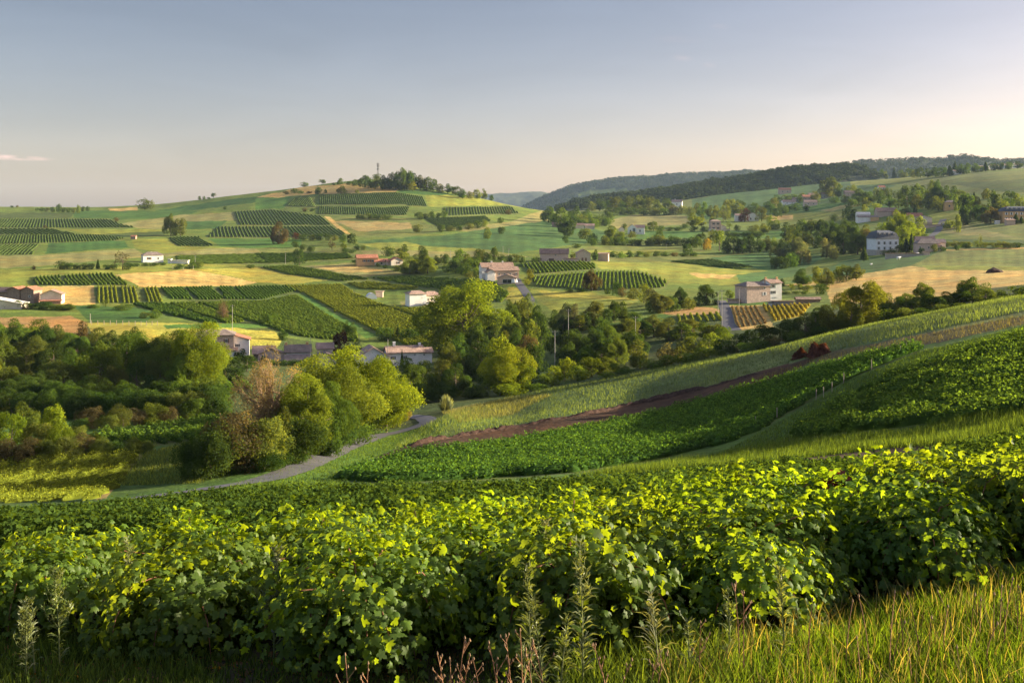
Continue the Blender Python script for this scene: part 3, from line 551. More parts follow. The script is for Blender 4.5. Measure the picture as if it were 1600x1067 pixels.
for s in range(4): proto('round%d' % s, 10, 9.6, 3800, 15, 1.6, .56, seed=s, cz=5.0 + .3*s, zlow=.06 + .03*s)
for s in range(3): proto('big%d' % s, 14, 13, 19000, 26, 1.75, .42, seed=20+s, cz=7.6, limbs=14, tr=.34, zlow=.05 + .03*s)
for s in range(2): proto('hero%d' % s, 13, 14, 42000, 30, 1.9, .29, seed=27+s, cz=6.6, limbs=18, tr=.30, zlow=.24)
for s in range(2): proto('tall%d' % s, 14, 7, 3200, 18, 1.5, .62, seed=30+s, cz=7.8, limbs=8)
for s in range(4): proto('bush%d' % s, 4, 5.6, 2000, 14, 1.05, .36, seed=40+s, cz=1.9, rz=1.5, th=2.2, tr=.1, limbs=5, zlow=.0)
for s in range(2): proto('hedgebig%d' % s, 5, 6, 9000, 16, 1.25, .23, seed=50+s, cz=2.4, rz=1.9, th=2.6, tr=.1, limbs=8, zlow=.0)
proto('conif0', 10, 5, 2600, 1, 1, .6, seed=60, conif=True)
for s in range(2): proto('airy%d' % s, 10, 8, 900, 12, 1.2, .5, seed=70+s, cz=6, limbs=10, twig=50, zlow=.25)
proto('bare0', 11, 10.5, 15000, 46, 1.0, .19, seed=80, cz=6.0, limbs=30, twig=900, bark=MBARKT, tr=.28, zlow=.08)
proto('umbr0', 8, 7, 1500, 12, 1.0, .55, seed=85, cz=6, rz=1.6, limbs=7, zlow=.4)
KIND = dict(r=('round', 4, 'broadleaf_tree', 'tree'), b=('big', 3, 'broadleaf_tree', 'tree'), w=('hero', 2, 'broadleaf_tree', 'tree'), t=('tall', 2, 'tall_tree', 'tree'), u=('bush', 4, 'bush', 'bush'), h=('hedgebig', 2, 'hedge_bush', 'bush'),
            c=('conif', 1, 'conifer_tree', 'conifer'), a=('airy', 2, 'thin_tree', 'tree'), x=('bare', 1, 'bare_tree', 'tree'), m=('umbr', 1, 'broadleaf_tree', 'tree'))
NOUN = dict(r='round tree', b='big tree', w='wide tree', t='tall tree', u='bush', h='thick bush', c='conifer', a='thin tree', x='half-bare tree', m='flat-topped tree')
TREES = []
def plant(px, top, base, w, k, tint, label, group=None):
    x, d, z = hit(px, base, 90) if base > 0 else at(px, -base)
    H = max(.8, (HY - top) / F * d - z); Wd = w / F * d
    kk, n, name, cat = KIND[k]; q = RNG.integers(n); p = PROTO['%s%d' % (kk, q)]
    sc = (Wd / p['W'], Wd / p['W'] * RNG.uniform(.9, 1.1), H / p['H']); rz = RNG.uniform(0, 6.28)
    tc_ = np.array(TINT[tint]) * RNG.uniform(.82, 1.2) * RNG.uniform(.93, 1.07, 3)
    if H / d * F < 24:
        o = obj(name, p['whole'], loc=(x, d, z)); o.scale = sc; o.rotation_euler[2] = rz; o.color = (*tc_, 1)
    else:
        o = empty(name, (x, d, z), rz); o.scale = sc
        c = obj('crown', p['crown'], o); c.color = (*tc_, 1); obj('trunk', p['trunk'], o)
    tag(o, label, cat, group); TREES.append(o); return o
def grove(where, group, spec):
    """spec: 'px top base w kind tint' per plant, base < 0 is a distance; labelled by look and order from the left"""
    L = [s.split() for s in spec.replace('\n', ';').split(';') if s.strip()]
    L = sorted([(float(a), float(b), float(c), float(d), e, f) for a, b, c, d, e, f in L])
    cnt = {}
    for q in L: cnt.setdefault((q[4], q[5]), []).append(q)
    for q in L:
        g = cnt[(q[4], q[5])]; n = len(g); i = g.index(q); noun = '%s %s' % (WORD[q[5]], NOUN[q[4]])
        lab = ('%s %s' % (noun, where)) if n == 1 else ('%s %s from left %s' % (noun, nth(i, 99), where))
        if len(lab.split()) > 16: lab = lab.replace(' from left', '')
        plant(*q, lab, group if len(L) > 1 else None)
def along(x0, t0, b0, x1, t1, b1, n, w, kinds, tints, jit=.25, seed=0):
    """a run of plants between two picture points"""
    rg = np.random.default_rng(500 + seed + int(x0)); s = []
    for i in range(n):
        f = (i + .5 + rg.uniform(-jit, jit)) / n; x = x0 + (x1-x0)*f; hgt = ((b0-t0)*(1-f) + (b1-t1)*f if b0 > 0 else 0)
        b = b0 + (b1-b0)*f; tp = t0 + (t1-t0)*f
        tp = tp + rg.uniform(-.28, .25) * (abs(b - tp) if b0 > 0 else 14)
        s.append('%.1f %.1f %.1f %.1f %s %s' % (x, tp, b, w * rg.uniform(.8, 1.3), kinds[rg.integers(len(kinds))], tints[rg.integers(len(tints))]))
    return ';'.join(s)
# --- the skyline and left hill
grove('in the hedge on the left skyline', 'skyline hedge at left', '58 325 330 6 u dk;66 324.5 330.5 8 u dk;74 325 331 8 u ol;82 324 331.5 9 u dk;92 319.5 332 9 u dk;100 325 332 9 u dk;108 325 332.5 9 u dk;116 325 333 8 u ol;122 321 333.5 7 u ol;130 323 331 7 u dk;137 322.5 330 6 u dk;18 321.5 324.5 5 u dk;27 321 324.5 5 u br')
grove('alone on the left ridge', None, '226 312 328 25 u ol'); grove('where the pale field meets the far left vines', None, '181 340 346 9 u br'); grove('in the left vines', None, '70 352 357 6 u br')
grove('on the skyline left of the hill', 'small skyline trees', '312 307 313 6 u dk;319 307 312 5 u dk;326 308.5 311.5 6 u dk;334 302 311 8 m dk;352 323 328 5 u dk')
grove('by the tiny red cabin', 'pair of trees by the cabin', '267 338 369 26 b ol;282 343 369 19 r ol')
grove('in the hedge left of the white cottage', 'hedge left of the cottage', '53 415 422 9 u br;95 408 421 17 u dk;108 411 421 14 u dk;119 413 421 14 u dk;131 412 421 14 u gr;142 412 421 12 u dk;153 405 421 8 c dk;166 414 421 16 u dk;178 413 421 14 u dk;191 394 422 24 a br;200 411 422 18 u dk;212 412 417 12 u dk;228 410 416 13 u dk;240 411 416 14 u dk;253 410 415 14 u dk')
grove('right of the cottage terrace', 'bushes by the terrace', '280 413 421 15 u dk;296 411 421 18 u dk;310 409 420 18 u ol;392 414 420 14 u dk')
grove('on the hilltop left of the mast', 'lone hilltop trees', '475 285 292 12 u dk;503 281 290 11 m dk;531 279 289 10 r dk;521 286 290 5 u dk')
grove('on the hilltop straw field', 'bushes on the hilltop field', '460 295 303 13 u dk;447 299 304 10 u ol;470 298 303 10 u dk;483 299 303 8 u br;497 293 304 13 u dk;509 296 302 7 u dk;533 291 303 15 r ol;558 297 302 6 u ol')
grove('in the hilltop wood', 'hilltop wood', '546 284 290 11 u dk;556 281 291 14 r dk;566 279 293 15 r dk;576 277 295 17 r dk;587 276 296 18 r ol;598 275 297 18 r ol;608 273 297 18 r dk;618 270 297 20 r dk;628 266 297 24 b gr;638 269 297 20 r dk;648 272 297 20 r dk;657 275 298 18 r ol;667 278 299 18 r dk;677 281 299 17 r dk;688 288 301 14 u ol;645 284 299 19 r gd;632 286 298 16 r ol;615 284 297 15 r ol;600 284 296 15 u dk;585 284 294 15 u dk;700 288 303 15 r dk;712 292 305 14 r ol;723 296 311 18 r dk;734 300 311 13 u ol;745 297 311 13 r ol;757 296 311 9 t ol;768 305 313 8 u dk;571 274 279 9 u dk;590 272 279 12 u dk')
grove('below the striped hilltop vines', 'hedge below hilltop vines', along(556, 335, 342, 612, 337, 344, 7, 11, 'u', ['dk', 'gr'], seed=1) + ';477 325 331 8 u br;488 326 331 9 u dk;655 332 344 14 u dk;664 334 342 12 u dk;675 331 342 11 u dk;686 333 341 11 u dk;694 327 341 8 u gr')
grove('on the straw slope', None, '653 351 364 14 u ol'); grove('below the small hatched vineyard', 'hedge below hatched vines', '690 352 363 13 u dk;704 353 362 14 u ol;718 352 361 12 u dk;732 349 359 15 u ol;746 346 357 13 u dk;757 344 355 12 u ol')
grove('on the beige slope above the meadow', 'bushes above the meadow', '762 356 374 13 r ol;784 355 366 14 u dk;795 328 336 10 u br;782 340 349 9 u dk')
grove('below the large hatched vineyard', 'bushes below the large vineyard', '436 349 382 26 b br;462 364 375 13 u rd;475 366 376 14 u dk;488 367 376 13 u ol;500 366 376 13 u dk;512 366 376 12 u dk;523 368 377 12 u ol;535 368 379 12 u dk;550 366 382 18 r dk;461 377 387 15 u dk;474 382 391 12 u dk;485 385 394 13 u dk;519 372 392 12 a br;537 378 392 9 u lg;540 388 395 14 u dk;550 390 396 12 u dk;558 382 391 12 u dk;567 384 391 10 u ol')
grove('left of the yellow house', 'trees by the yellow house', '468 390 415 17 r dk;556 406 414 13 u dk;564 404 415 12 u dk;590 411 417 9 u dk;602 414 420 7 u dk')
grove('behind the second red-roofed house', 'trees by the red-roofed houses', '606 386 401 20 u dk;632 383 405 22 r dk;626 393 408 18 u ol;660 387 416 29 b dk;640 403 428 32 b gd;668 402 428 34 b gd;620 415 424 15 u ol;655 412 428 24 r ol;694 398 414 16 r dk;682 400 415 16 r ol')
grove('left of the large farmhouse', 'trees left of the farmhouse', '716 391 418 24 r gr;732 398 420 20 r ol;712 408 428 28 r dk;728 412 430 24 r dk;738 405 432 26 r gr;745 396 424 20 r dk;751 390 412 18 r ol;760 395 412 16 u dk;748 422 436 16 u ol;735 424 434 18 u ol;772 387 408 12 t gr;784 398 408 14 u dk;796 399 409 12 u dk;806 398 411 14 r ol;700 414 426 18 u dk')
grove('beside the lane at the farmhouse', 'bushes by the farm lane', '829 421 438 13 r gd;822 436 446 13 u gd;815 400 412 10 u dk;835 403 410 10 u dk')
# --- middle right
grove('on the rise above the cool meadow', 'dark wood above the meadow', '857 324 348 24 r dk;851 330 344 16 u dk;868 335 352 18 r dk;876 327 356 24 r gr;890 332 352 22 r dk;900 324 350 22 r dk;908 336 352 22 u ol;922 334 352 24 u gr;936 338 353 22 u dk;950 332 350 20 u dk;916 328 344 18 r dk;885 338 362 18 u dk;904 342 354 20 u dk;927 342 356 20 u gr;945 340 354 18 u dk;880 350 366 20 r dk')
grove('in the tree belt below the far wood', 'tree belt below the far wood', '937 311 330 20 r dk;925 316 330 14 u ol;951 314 330 14 r dk;960 309 330 24 r ol;972 314 332 14 r dk;984 308 331 18 r ol;996 307 332 22 r ol;1006 312 332 16 r gr;1014 309 333 18 r ol;1027 313 334 18 r ol;1043 311 331 22 r dk;1052 322 335 16 u br;1064 322 335 18 u ol;970 324 336 20 u dk;988 325 336 20 u dk;1005 326 337 20 u dk;1022 326 337 20 u ol;1038 326 337 20 u dk;955 325 338 20 u dk;1078 324 338 16 u ol;1088 318 334 14 r ol;1098 317 338 17 r gr')
grove('around the white gabled house', 'trees by the white gabled house', '886 346 370 26 b dk;884 369 380 10 u dk;914 358 374 24 u ol;926 366 380 18 u dk;957 355 381 32 b lg;970 364 378 14 u dk;976 350 360 9 u dk;1007 352 363 10 u dk;1021 347 361 20 r ol;1033 353 362 14 u dk;900 381 388 14 u dk;925 372 384 18 u dk;988 362 371 14 u ol')
grove('in the hedge below the white gabled house', 'hedge below the gabled house', along(940, 371, 384, 1092, 372, 384, 16, 15, 'u', ['dk', 'dk', 'ol'], seed=2) + ';1030 361 383 17 r dk;986 362 374 11 a ol;960 372 384 16 u dk')
grove('left of the tall pink house', 'trees left of the pink house', '1082 334 356 24 r yg;1096 336 355 18 r ol;1070 350 358 14 u dk;1048 355 361 12 u dk;1060 355 361 12 u dk;1084 354 362 14 u dk;1100 354 362 14 u dk;1112 340 348 9 u ol')
grove('below the tall pink house', 'trees below the pink house', '1113 360 382 15 r ol;1124 361 393 21 m lg;1104 374 391 14 r ye;1096 365 386 16 r dk;1088 370 388 15 u dk;1146 370 396 26 r dk;1160 372 397 22 r dk;1172 368 396 16 t dk;1186 372 396 18 r dk;1135 376 396 20 u dk;1198 370 394 18 r ol;1210 372 392 18 u gr')
grove('in the clipped hedge right of the pink house', 'hedge by the pink house', along(1134, 362, 370, 1192, 363, 371, 7, 13, 'u', ['dk'], jit=.1, seed=3))
grove('around the shaded white house', 'trees by the shaded white house', '1163 327 347 18 r rd;1130 321 346 14 a lg;1134 314 344 16 r ol;1146 313 335 24 r ol;1156 314 334 18 r dk;1120 322 342 16 r gd;1110 322 340 14 r ol;1140 345 358 12 a lg;1177 318 336 20 r dk;1190 324 346 16 r ol;1180 352 362 22 u ol;1194 350 366 18 r gd;1151 352 361 10 u dk;1206 338 360 22 r gr;1215 325 340 14 r dk;1222 318 334 18 r dk;1200 316 332 18 r dk;1210 310 326 16 u ol')
grove('in the big wood left of the manor', 'wood left of the manor', '1228 349 376 26 r dk;1243 352 378 24 r ol;1254 345 380 24 r dk;1268 348 382 28 r dk;1284 346 382 28 b dk;1300 348 384 30 b dk;1318 346 386 30 b dk;1336 350 388 30 b dk;1352 354 390 30 b ol;1296 364 395 30 b dk;1318 366 398 34 b dk;1340 366 398 34 b dk;1352 360 396 24 r br;1235 364 380 22 u ol;1260 366 384 20 u ol;1280 370 388 22 u dk;1240 352 362 18 r gd;1250 356 366 20 r gd;1222 376 398 20 u dk;1266 344 356 18 u ol')
grove('on the shaded slope left of the big wood', 'grey bushes on the slope', '1215 388 416 20 r gy;1228 384 416 20 r gy;1246 374 414 28 b gy;1258 380 412 22 r gy;1236 396 418 24 u dk;1210 404 420 16 u dk;1223 402 420 22 u dk;1292 374 404 22 r gy;1302 384 406 16 u gy')
grove('beside the slate-roofed manor', 'trees beside the manor', '1380 349 372 22 r yg;1400 334 385 36 b yg;1420 340 388 40 b yg;1390 352 386 32 b yg;1410 356 392 28 r yg;1350 385 408 16 c dk;1393 389 398 13 u dk;1416 372 396 16 c dk;1424 364 394 12 c dk;1408 378 396 14 u dk;1435 340 372 22 r lg;1434 362 390 14 r ol;1382 392 400 12 u dk')
grove('beside the grey-roofed farm', 'bushes by the grey-roofed farm', '1460 382 394 10 u ol;1472 386 393 12 u dk;1440 388 396 10 u dk;1445 366 374 14 u dk;1480 378 386 14 u ol;1494 377 387 16 u ol;1510 380 388 14 u dk;1496 384 391 10 u dk')
grove('in the hedge line right of the grey-roofed farm', 'hedge right of the farm', along(1500, 378, 386, 1596, 379, 388, 9, 14, 'u', ['dk', 'ol'], seed=5) + ';1532 366 381 6 a ol')
grove('round the red-roofed hillside houses', 'trees by the red-roofed houses on the hill', '1325 325 345 20 u dk;1336 328 346 18 r dk;1350 320 330 12 u gd;1368 318 328 14 u gd;1416 322 340 16 r dk;1430 319 338 10 c dk;1408 330 342 14 u dk;1484 345 358 24 u ol;1498 336 364 12 r lg;1511 344 352 6 c dk;1304 336 346 12 u dk')
grove('in the tree belt on the right hillside', 'tree belt on the right hillside', '1390 306 326 18 r dk;1404 300 326 22 r dk;1418 292 326 22 r dk;1430 290 326 24 r dk;1442 292 322 22 r dk;1454 284 326 22 r gr;1466 286 326 24 b dk;1478 292 324 20 r dk;1490 292 312 20 r dk;1450 306 328 26 r ol;1466 308 330 26 r ol;1432 306 328 18 r ol;1446 308 326 18 r dk;1376 300 320 20 u dk;1360 304 318 20 r dk;1345 296 314 20 r dk;1372 294 312 18 u ol;1386 294 310 16 u dk;1352 310 324 18 u ol;1340 308 322 18 u dk;1330 312 326 18 u dk')
grove('beside the cream hillside house', 'trees by the cream house', '1508 304 345 18 t dk;1516 306 345 20 t dk;1528 310 345 22 b ol;1506 322 352 22 r dk;1522 300 318 12 c dk;1500 298 316 16 r ol;1540 296 312 14 r ol;1550 300 342 22 r dk;1535 322 348 26 b dk;1560 306 342 24 r ol;1548 326 350 24 b br;1580 300 322 22 r dk;1592 304 324 18 r ol;1574 310 330 20 u dk;1587 334 350 14 c dk;1596 338 350 12 c dk;1570 324 344 12 r rd;1494 306 330 12 u lg')
grove('on the right skyline', 'trees on the right skyline', '1378 265 275 10 u dk;1397 261 276 10 c dk;1408 266 276 12 u dk;1420 264 277 14 r dk;1428 266 278 16 r ol;1438 263 278 16 r dk;1450 264 278 18 r dk;1462 262 277 18 r dk;1474 262 276 16 r dk;1484 258 275 14 c dk;1492 252 272 12 c dk;1500 257 273 14 r dk;1510 256 272 14 r dk;1524 256 270 14 u dk;1540 252 268 12 c dk;1552 256 267 14 u dk;1564 255 266 12 r dk;1576 254 265 14 u dk;1590 253 264 14 r dk;1532 260 269 12 u dk;1383 268 276 10 u ol;1412 270 277 12 u ol')
grove('among the hamlet houses', 'trees in the hamlet', '1214 306 320 16 u dk;1228 305 318 14 u ol;1240 304 316 14 u dk;1250 306 316 14 u dk;1244 318 330 16 u dk;1232 322 332 16 u dk;1260 320 330 12 u dk;1274 300 318 14 u ol;1290 284 310 26 r ol;1302 279 308 24 b ol;1310 290 310 14 r dk;1332 290 306 20 u ol;1305 308 318 16 u dk;1320 306 318 14 u dk;1340 302 314 16 u dk;1356 300 312 18 u dk;1254 302 310 10 u ol;1207 320 334 14 u dk')
grove('in front of the long barn', 'bushes by the long barn', '896 395 405 10 u ol;930 391 408 12 r dk;840 402 409 12 u dk;958 393 402 14 u dk;970 394 403 16 u gr;984 392 402 16 u dk;998 393 402 14 u dk;1012 394 402 14 u ol;1026 393 401 14 u dk;1040 394 401 14 u dk;1054 395 401 14 u br;1068 395 401 14 u dk;1075 382 399 15 r dk;1084 394 401 14 u dk')
grove('among the vines by the yellow meadow', None, '925 424 455 28 b br')
grove('along the ditch below the striped vines', 'bushes along the ditch', '890 450 457 16 u dk;905 451 457 16 u dk;963 442 462 14 r dk;973 450 464 14 u br;990 451 468 18 r ol;1006 446 474 22 r gd;1016 452 478 24 r gy;1032 460 490 34 b ol;1048 464 488 26 r dk;1062 452 480 26 b dk;1076 466 484 22 u ol;1020 470 488 26 u dk;1104 446 476 30 b dk;1092 462 478 18 u dk;1140 454 466 13 r gr;1118 468 476 12 u dk;1166 463 472 20 u lg;950 450 460 12 u dk')
grove('in the clump below the yellow meadow', 'clump below the yellow meadow', '868 486 518 26 r dk;884 477 520 30 b gy;898 478 518 26 b gy;880 496 522 34 b dk;905 494 520 32 r ol;928 474 512 34 b ol;915 490 516 26 r dk;945 484 512 26 r dk;960 473 502 24 b dk;972 472 500 16 r dk;975 484 506 24 r dk;990 488 506 20 u dk;940 496 516 24 u dk')
grove('by the low wall of the white and stone house', 'small trees by the stone house', '1236 444 456 10 m ol;1250 444 457 12 m ol;1262 446 456 14 u ol;1283 444 460 22 u dk;1228 455 460 12 u dk;1244 455 460 12 u dk;1258 455 460 14 u dk;1252 422 445 30 b dk;1278 418 445 22 r gd;1292 421 446 26 b ol;1308 418 442 22 r gd;1322 416 440 26 r ol;1338 414 438 22 r ol;1222 436 448 10 u dk')
# --- valley bottom, right side
grove('in the thicket behind the grass shoulder', 'thicket behind the shoulder', '880 520 -265 48 b dk;900 518 -270 46 b dk;925 516 -262 46 b dk;948 512 -268 50 b gr;972 502 -275 48 b ol;990 520 -250 44 b dk;890 540 -240 44 b dk;918 544 -238 44 b gr;1000 500 -290 50 b dk;1022 496 -295 48 b ol;1045 500 -285 46 b ol;1065 506 -280 40 r gr;1082 500 -285 40 b ol;1100 504 -275 42 r gr;1118 508 -270 36 r ol;940 532 -240 44 b dk;962 530 -236 38 b ol;1132 512 -265 30 r yg')
grove('in the bush edge above the grass shoulder', 'bush edge of the shoulder', '882 561 -222 34 r yg;902 572 -215 30 r lg;866 574 -215 26 r yg;850 586 -212 30 u gr;925 560 -220 40 r yg;945 560 -222 42 b lg;965 568 -215 34 r gr;950 582 -206 34 u gr;982 580 -206 34 u dk;1000 556 -215 36 r ol;1018 562 -208 38 u gr;995 534 -230 30 t ol;1040 538 -216 34 u br;1062 536 -218 34 u ol;1084 528 -220 38 r ol;1045 556 -208 34 u gr;1072 552 -206 36 u gr;1100 544 -206 38 u gr;1108 522 -222 34 r lg;1128 532 -208 38 r dk;1152 524 -210 38 r dk;1176 518 -210 40 r dk;1204 510 -212 44 b dk;1232 502 -214 44 b dk;1258 492 -216 44 b dk;1275 484 -220 40 b dk;1292 480 -222 36 b ol;1215 528 -203 28 u br;1245 518 -203 32 u dk;1282 512 -203 32 u dk;1165 536 -203 30 u gr;1190 532 -203 30 u dk;840 600 -207 30 u gr')
grove('behind the crest of the grass shoulder', 'trees behind the right crest', '1312 462 -215 52 b ol;1345 444 -206 60 b gd;1330 474 -204 44 b ol;1370 452 -222 44 b ol;1385 462 -214 44 b ol;1404 466 -212 44 b dk;1425 462 -214 44 b ol;1445 446 -222 40 b ol;1460 462 -212 44 b dk;1480 458 -214 36 b ol;1500 456 -214 40 b dk;1520 438 -216 54 b gr;1540 450 -210 36 b ol;1412 482 -205 34 u ol;1440 482 -205 34 u gr;1470 476 -205 34 u ol;1500 474 -205 32 u lg;1548 464 -208 26 u gr;1565 454 -215 34 u gr;1590 448 -215 40 u gr;1575 462 -207 30 u gr;1608 446 -215 40 u dk;1385 484 -205 32 u dk')
# --- centre woods
grove('in the dark wood above the near lane', 'dark wood at centre', '640 575 -212 52 b gr;662 568 -220 56 b gr;690 566 -222 60 b ol;712 572 -216 54 b dk;738 604 -205 34 t dk;724 590 -212 40 b dk;752 600 -205 26 t gr;655 600 -205 46 b gr;690 600 -204 54 b dk;765 572 -230 46 b dk;752 540 -250 52 b dk;780 556 -240 40 b dk;720 528 -262 50 b dk;748 512 -278 52 b dk;772 500 -292 46 b dk;795 476 -320 36 b dk;800 500 -285 40 b ol;806 520 -265 44 b dk;814 470 -330 32 r ol;826 466 -335 34 b ol;838 482 -315 36 b dk;846 494 -300 30 r dk;826 504 -285 34 r ol;820 530 -255 44 b br;838 540 -250 34 r dk;790 520 -270 36 r ol;830 560 -235 30 r dk;700 540 -250 40 b ol')
grove('standing above the dark wood', None, '727 448 -305 132 w by'); grove('standing at the right of the dark wood', 'bright trees at the dark wood', '778 529 -222 38 t yg;797 543 -208 74 w by;782 580 -207 46 b yg;812 566 -210 46 b yg;795 600 -204 52 u yg')
grove('around the white house with shutters', 'garden trees of the shuttered house', '534 520 -296 30 r rd;580 544 -288 24 u gr;593 556 -282 20 u dk;636 560 -278 26 u lg;610 562 -280 14 c dk;628 547 -284 8 c dk;600 512 -345 30 u dk;622 510 -352 14 c dk;640 514 -345 30 u dk;555 536 -300 22 u dk;660 508 -350 24 r gr;690 520 -330 30 r ol')
grove('between the low roofs', 'garden bushes by the low roofs', '378 546 -285 22 r dk;366 558 -278 24 u gr;412 556 -286 14 u gr;425 562 -280 24 u gr;445 563 -279 22 u dk;395 563 -278 24 u dk;482 558 -283 14 u gy;350 566 -276 26 u gr;460 562 -280 22 u dk;386 530 -318 10 u ol;442 516 -325 14 u dk;418 490 -365 28 r gr;456 500 -350 16 a ol')
grove('at the vineyard corner above the roofs', 'small trees above the roofs', '348 471 500 18 x br;500 506 -352 12 u dk;541 503 -352 10 u dk;550 505 -352 12 u dk;243 484 -352 16 r gr;226 488 -350 18 u ol;195 474 -375 28 u gr;145 476 -380 22 u gr;165 468 -385 14 a ol')
grove('in the hedge before the barns at left', 'hedge before the barns', along(-6, 471, -372, 118, 476, -370, 10, 22, 'ru', ['gr', 'dk', 'ol', 'lg'], seed=6))
# --- wood at left
grove('in the front of the left wood', 'left wood, front', '304 512 -194 92 w yg;264 520 -200 76 w lg;228 526 -202 70 w gr;196 528 -205 74 b gr;156 542 -192 72 b lg;128 556 -192 60 b gr;285 560 -190 60 b lg;250 566 -192 56 b ol;214 570 -190 60 b dk;174 576 -188 60 b ol;330 548 -198 50 b lg;20 590 -180 62 b gr;-10 560 -190 60 b lg;140 590 -184 56 b dk;100 566 -188 56 b ol;62 585 -182 52 b dk;322 590 -186 44 u lg;345 600 -184 34 u dk')
grove('at the back of the left wood', 'left wood, back', '-12 500 -250 66 b gr;24 505 -246 62 b gr;62 504 -252 64 b lg;40 530 -225 60 b ol;92 514 -246 56 b ol;84 540 -222 60 b dk;120 524 -240 54 b gr;6 530 -220 52 b lg;152 516 -248 52 b ol;176 522 -245 52 b dk;212 518 -240 48 b dk;130 505 -262 36 u br;60 512 -240 40 b dk;112 548 -212 50 b gr;352 562 -225 44 r dk;365 576 -220 36 r dk;386 556 -245 34 r dk')
grove('in the dark undergrowth of the left wood', 'undergrowth of the left wood', along(-20, 596, -172, 350, 604, -168, 15, 48, 'hb', ['dk', 'dk', 'gr'], seed=9) + ';' + along(-20, 612, -160, 345, 616, -156, 14, 50, 'h', ['dk', 'dk', 'ol'], seed=10))
grove('below the left wood', 'bushes below the left wood', '145 638 670 44 h br;172 650 672 36 h ol;192 634 668 44 h ol;216 640 664 44 h br;238 632 662 40 h lg;262 638 660 38 h br;286 641 656 34 h ol;308 624 654 38 h gr;330 644 652 30 h dk;350 642 650 24 h ol;128 655 676 30 h dk')
grove('in the left corner hedge', 'left corner hedge', '36 630 690 44 r lg;-4 648 700 44 r yg;18 648 702 42 r yg;82 637 705 40 t yg;64 664 712 52 h ol;100 664 712 44 h yg;6 690 724 46 h br;38 688 722 50 h br;72 690 720 46 h ol;104 684 717 44 h ol;134 680 712 42 h br;156 686 712 38 h ol;180 690 712 34 h dk;204 686 709 34 h ol;228 690 706 26 h ol;122 668 706 38 h ol;146 676 700 26 h yg')
# --- the tall hedge beside the lane
grove('in the tall hedge beside the lane', 'tall hedge beside the lane', '313 683 745 67 h dk;329 677 748 73 h dk;294 702 750 38 h dk;357 665 741 85 h ol;382 653 738 92 h br;414 658 733 89 h ol;430 662 727 77 h ol;455 656 724 90 h dk;478 645 714 78 h dk;498 627 710 75 h dk;516 629 700 86 h dk;542 628 694 80 h dk;562 621 684 70 h dk;582 622 677 65 h gr;603 609 669 49 h gd;619 638 659 41 h ye;367 650 730 79 h br;345 663 730 70 h br;448 684 723 57 h dk;413 706 736 70 h dk;494 655 710 66 h ol;537 653 695 59 h dk;476 596 712 96 w gd;512 566 694 140 w gd;562 553 684 142 w yg;604 592 676 66 w yg;506 606 704 80 w gr;444 640 725 44 r ol')
grove('rising from the tall hedge', None, '420 560 704 124 x tn')
# silvery spray of tall stems by the lane
def spray(px, base, w, top, label):
    x, d, z = hit(px, base, 90); rg = np.random.default_rng(3); n = 420; Hm = (base - top) / F * d; Wm = w / F * d
    a = rg.uniform(0, 6.28, n); r = Wm/2 * rg.uniform(0, 1, n) ** .6; hh = Hm * (1 - .55*(r/(Wm/2))**2) * rg.uniform(.7, 1.1, n)
    b = np.c_[r*.35*np.cos(a), r*.35*np.sin(a), np.full(n, -.1)]; tpt = np.c_[r*np.cos(a), r*np.sin(a), hh]; s = np.c_[-np.sin(a), np.cos(a), a*0] * .05
    m = (b + tpt) / 2 + np.c_[0*a, 0*a, .12*hh]
    V = np.stack([b - s, b + s, m - s*1.6, m + s*1.6, tpt], 1).reshape(-1, 3); i = np.arange(5*n).reshape(n, 5)
    o = obj('silvery_bush', mesh('silvery_bush', V, [i[:, [0,1,3,2]], i[:, [2,3,4]]], MF, False, {'rnd': np.repeat(rg.uniform(0, .8, n), 5)}), loc=(x, d, z)); o.color = (.20, .23, .13, 1)
    tag(o, label, 'bush')
spray(697, 643, 32, 616, 'pale silvery bush of upright stems beside the bend in the lane')
# --- far woods: crowns too many to count
def woodland(name, P, rad, tint, label, q=70, seed=0):
    rg = np.random.default_rng(900 + seed); n = len(P); k = np.repeat(np.arange(n), q)
    Dv = unit(rg.normal(size=(n*q, 3)) + np.array([0, 0, .35])); pts = P[k] + Dv * rad[k][:, None] * np.array([1, 1, .95]) * rg.uniform(.75, 1.1, (n*q, 1))
    N = unit(Dv + rg.normal(size=(n*q, 3)) * .4); Vq, Fq = leafquads(pts, N, rad[k] * .55, .8, .1, rg)
    rv = np.clip(.6 * rg.uniform(0, 1, n)[k] + .4 * rg.uniform(0, 1, n*q), 0, .95)
    o = obj(name, mesh(name, Vq, [Fq], MFH, False, {'rnd': np.repeat(rv, 4)})); o.color = (*tint, 1); return tag(o, label, 'wood', kind='stuff')
(_fh, FP) = hill('hill', [(850,345),(886,324),(925,313),(975,307),(1025,301),(1075,293),(1125,285),(1175,277),(1237,267),(1287,265),(1320,265),(1334,270),(1345,282),(1360,300)], 2400, 420, 'dark wooded hillside sloping up to the right behind the tree belt', base_py=330, seed=12)
rg = np.random.default_rng(77)
vis = FP[(FP[:, 1] < 2460) & (FP[:, 1] > 2010)]; hp = CX + F*vis[:, 0]/vis[:, 1]; hy = HY - F*vis[:, 2]/vis[:, 1]
low = np.interp(hp, [850,900,1000,1075,1125,1200,1250,1307,1337,1400], [330,328,324,316,311,305,292,287,279,279])
vis = vis[(hy < low)]; vis = vis[rg.choice(len(vis), min(1500, len(vis)), replace=False)]
woodland('woodland', vis + np.array([0, 0, 3.0]) + rg.normal(size=vis.shape) * np.array([3, 3, .8]), rg.uniform(4.5, 8.5, len(vis)), (.040, .058, .020), 'dense dark wood covering the hillside behind the tree belt', seed=1)
(_h5, FP5) = hill_c
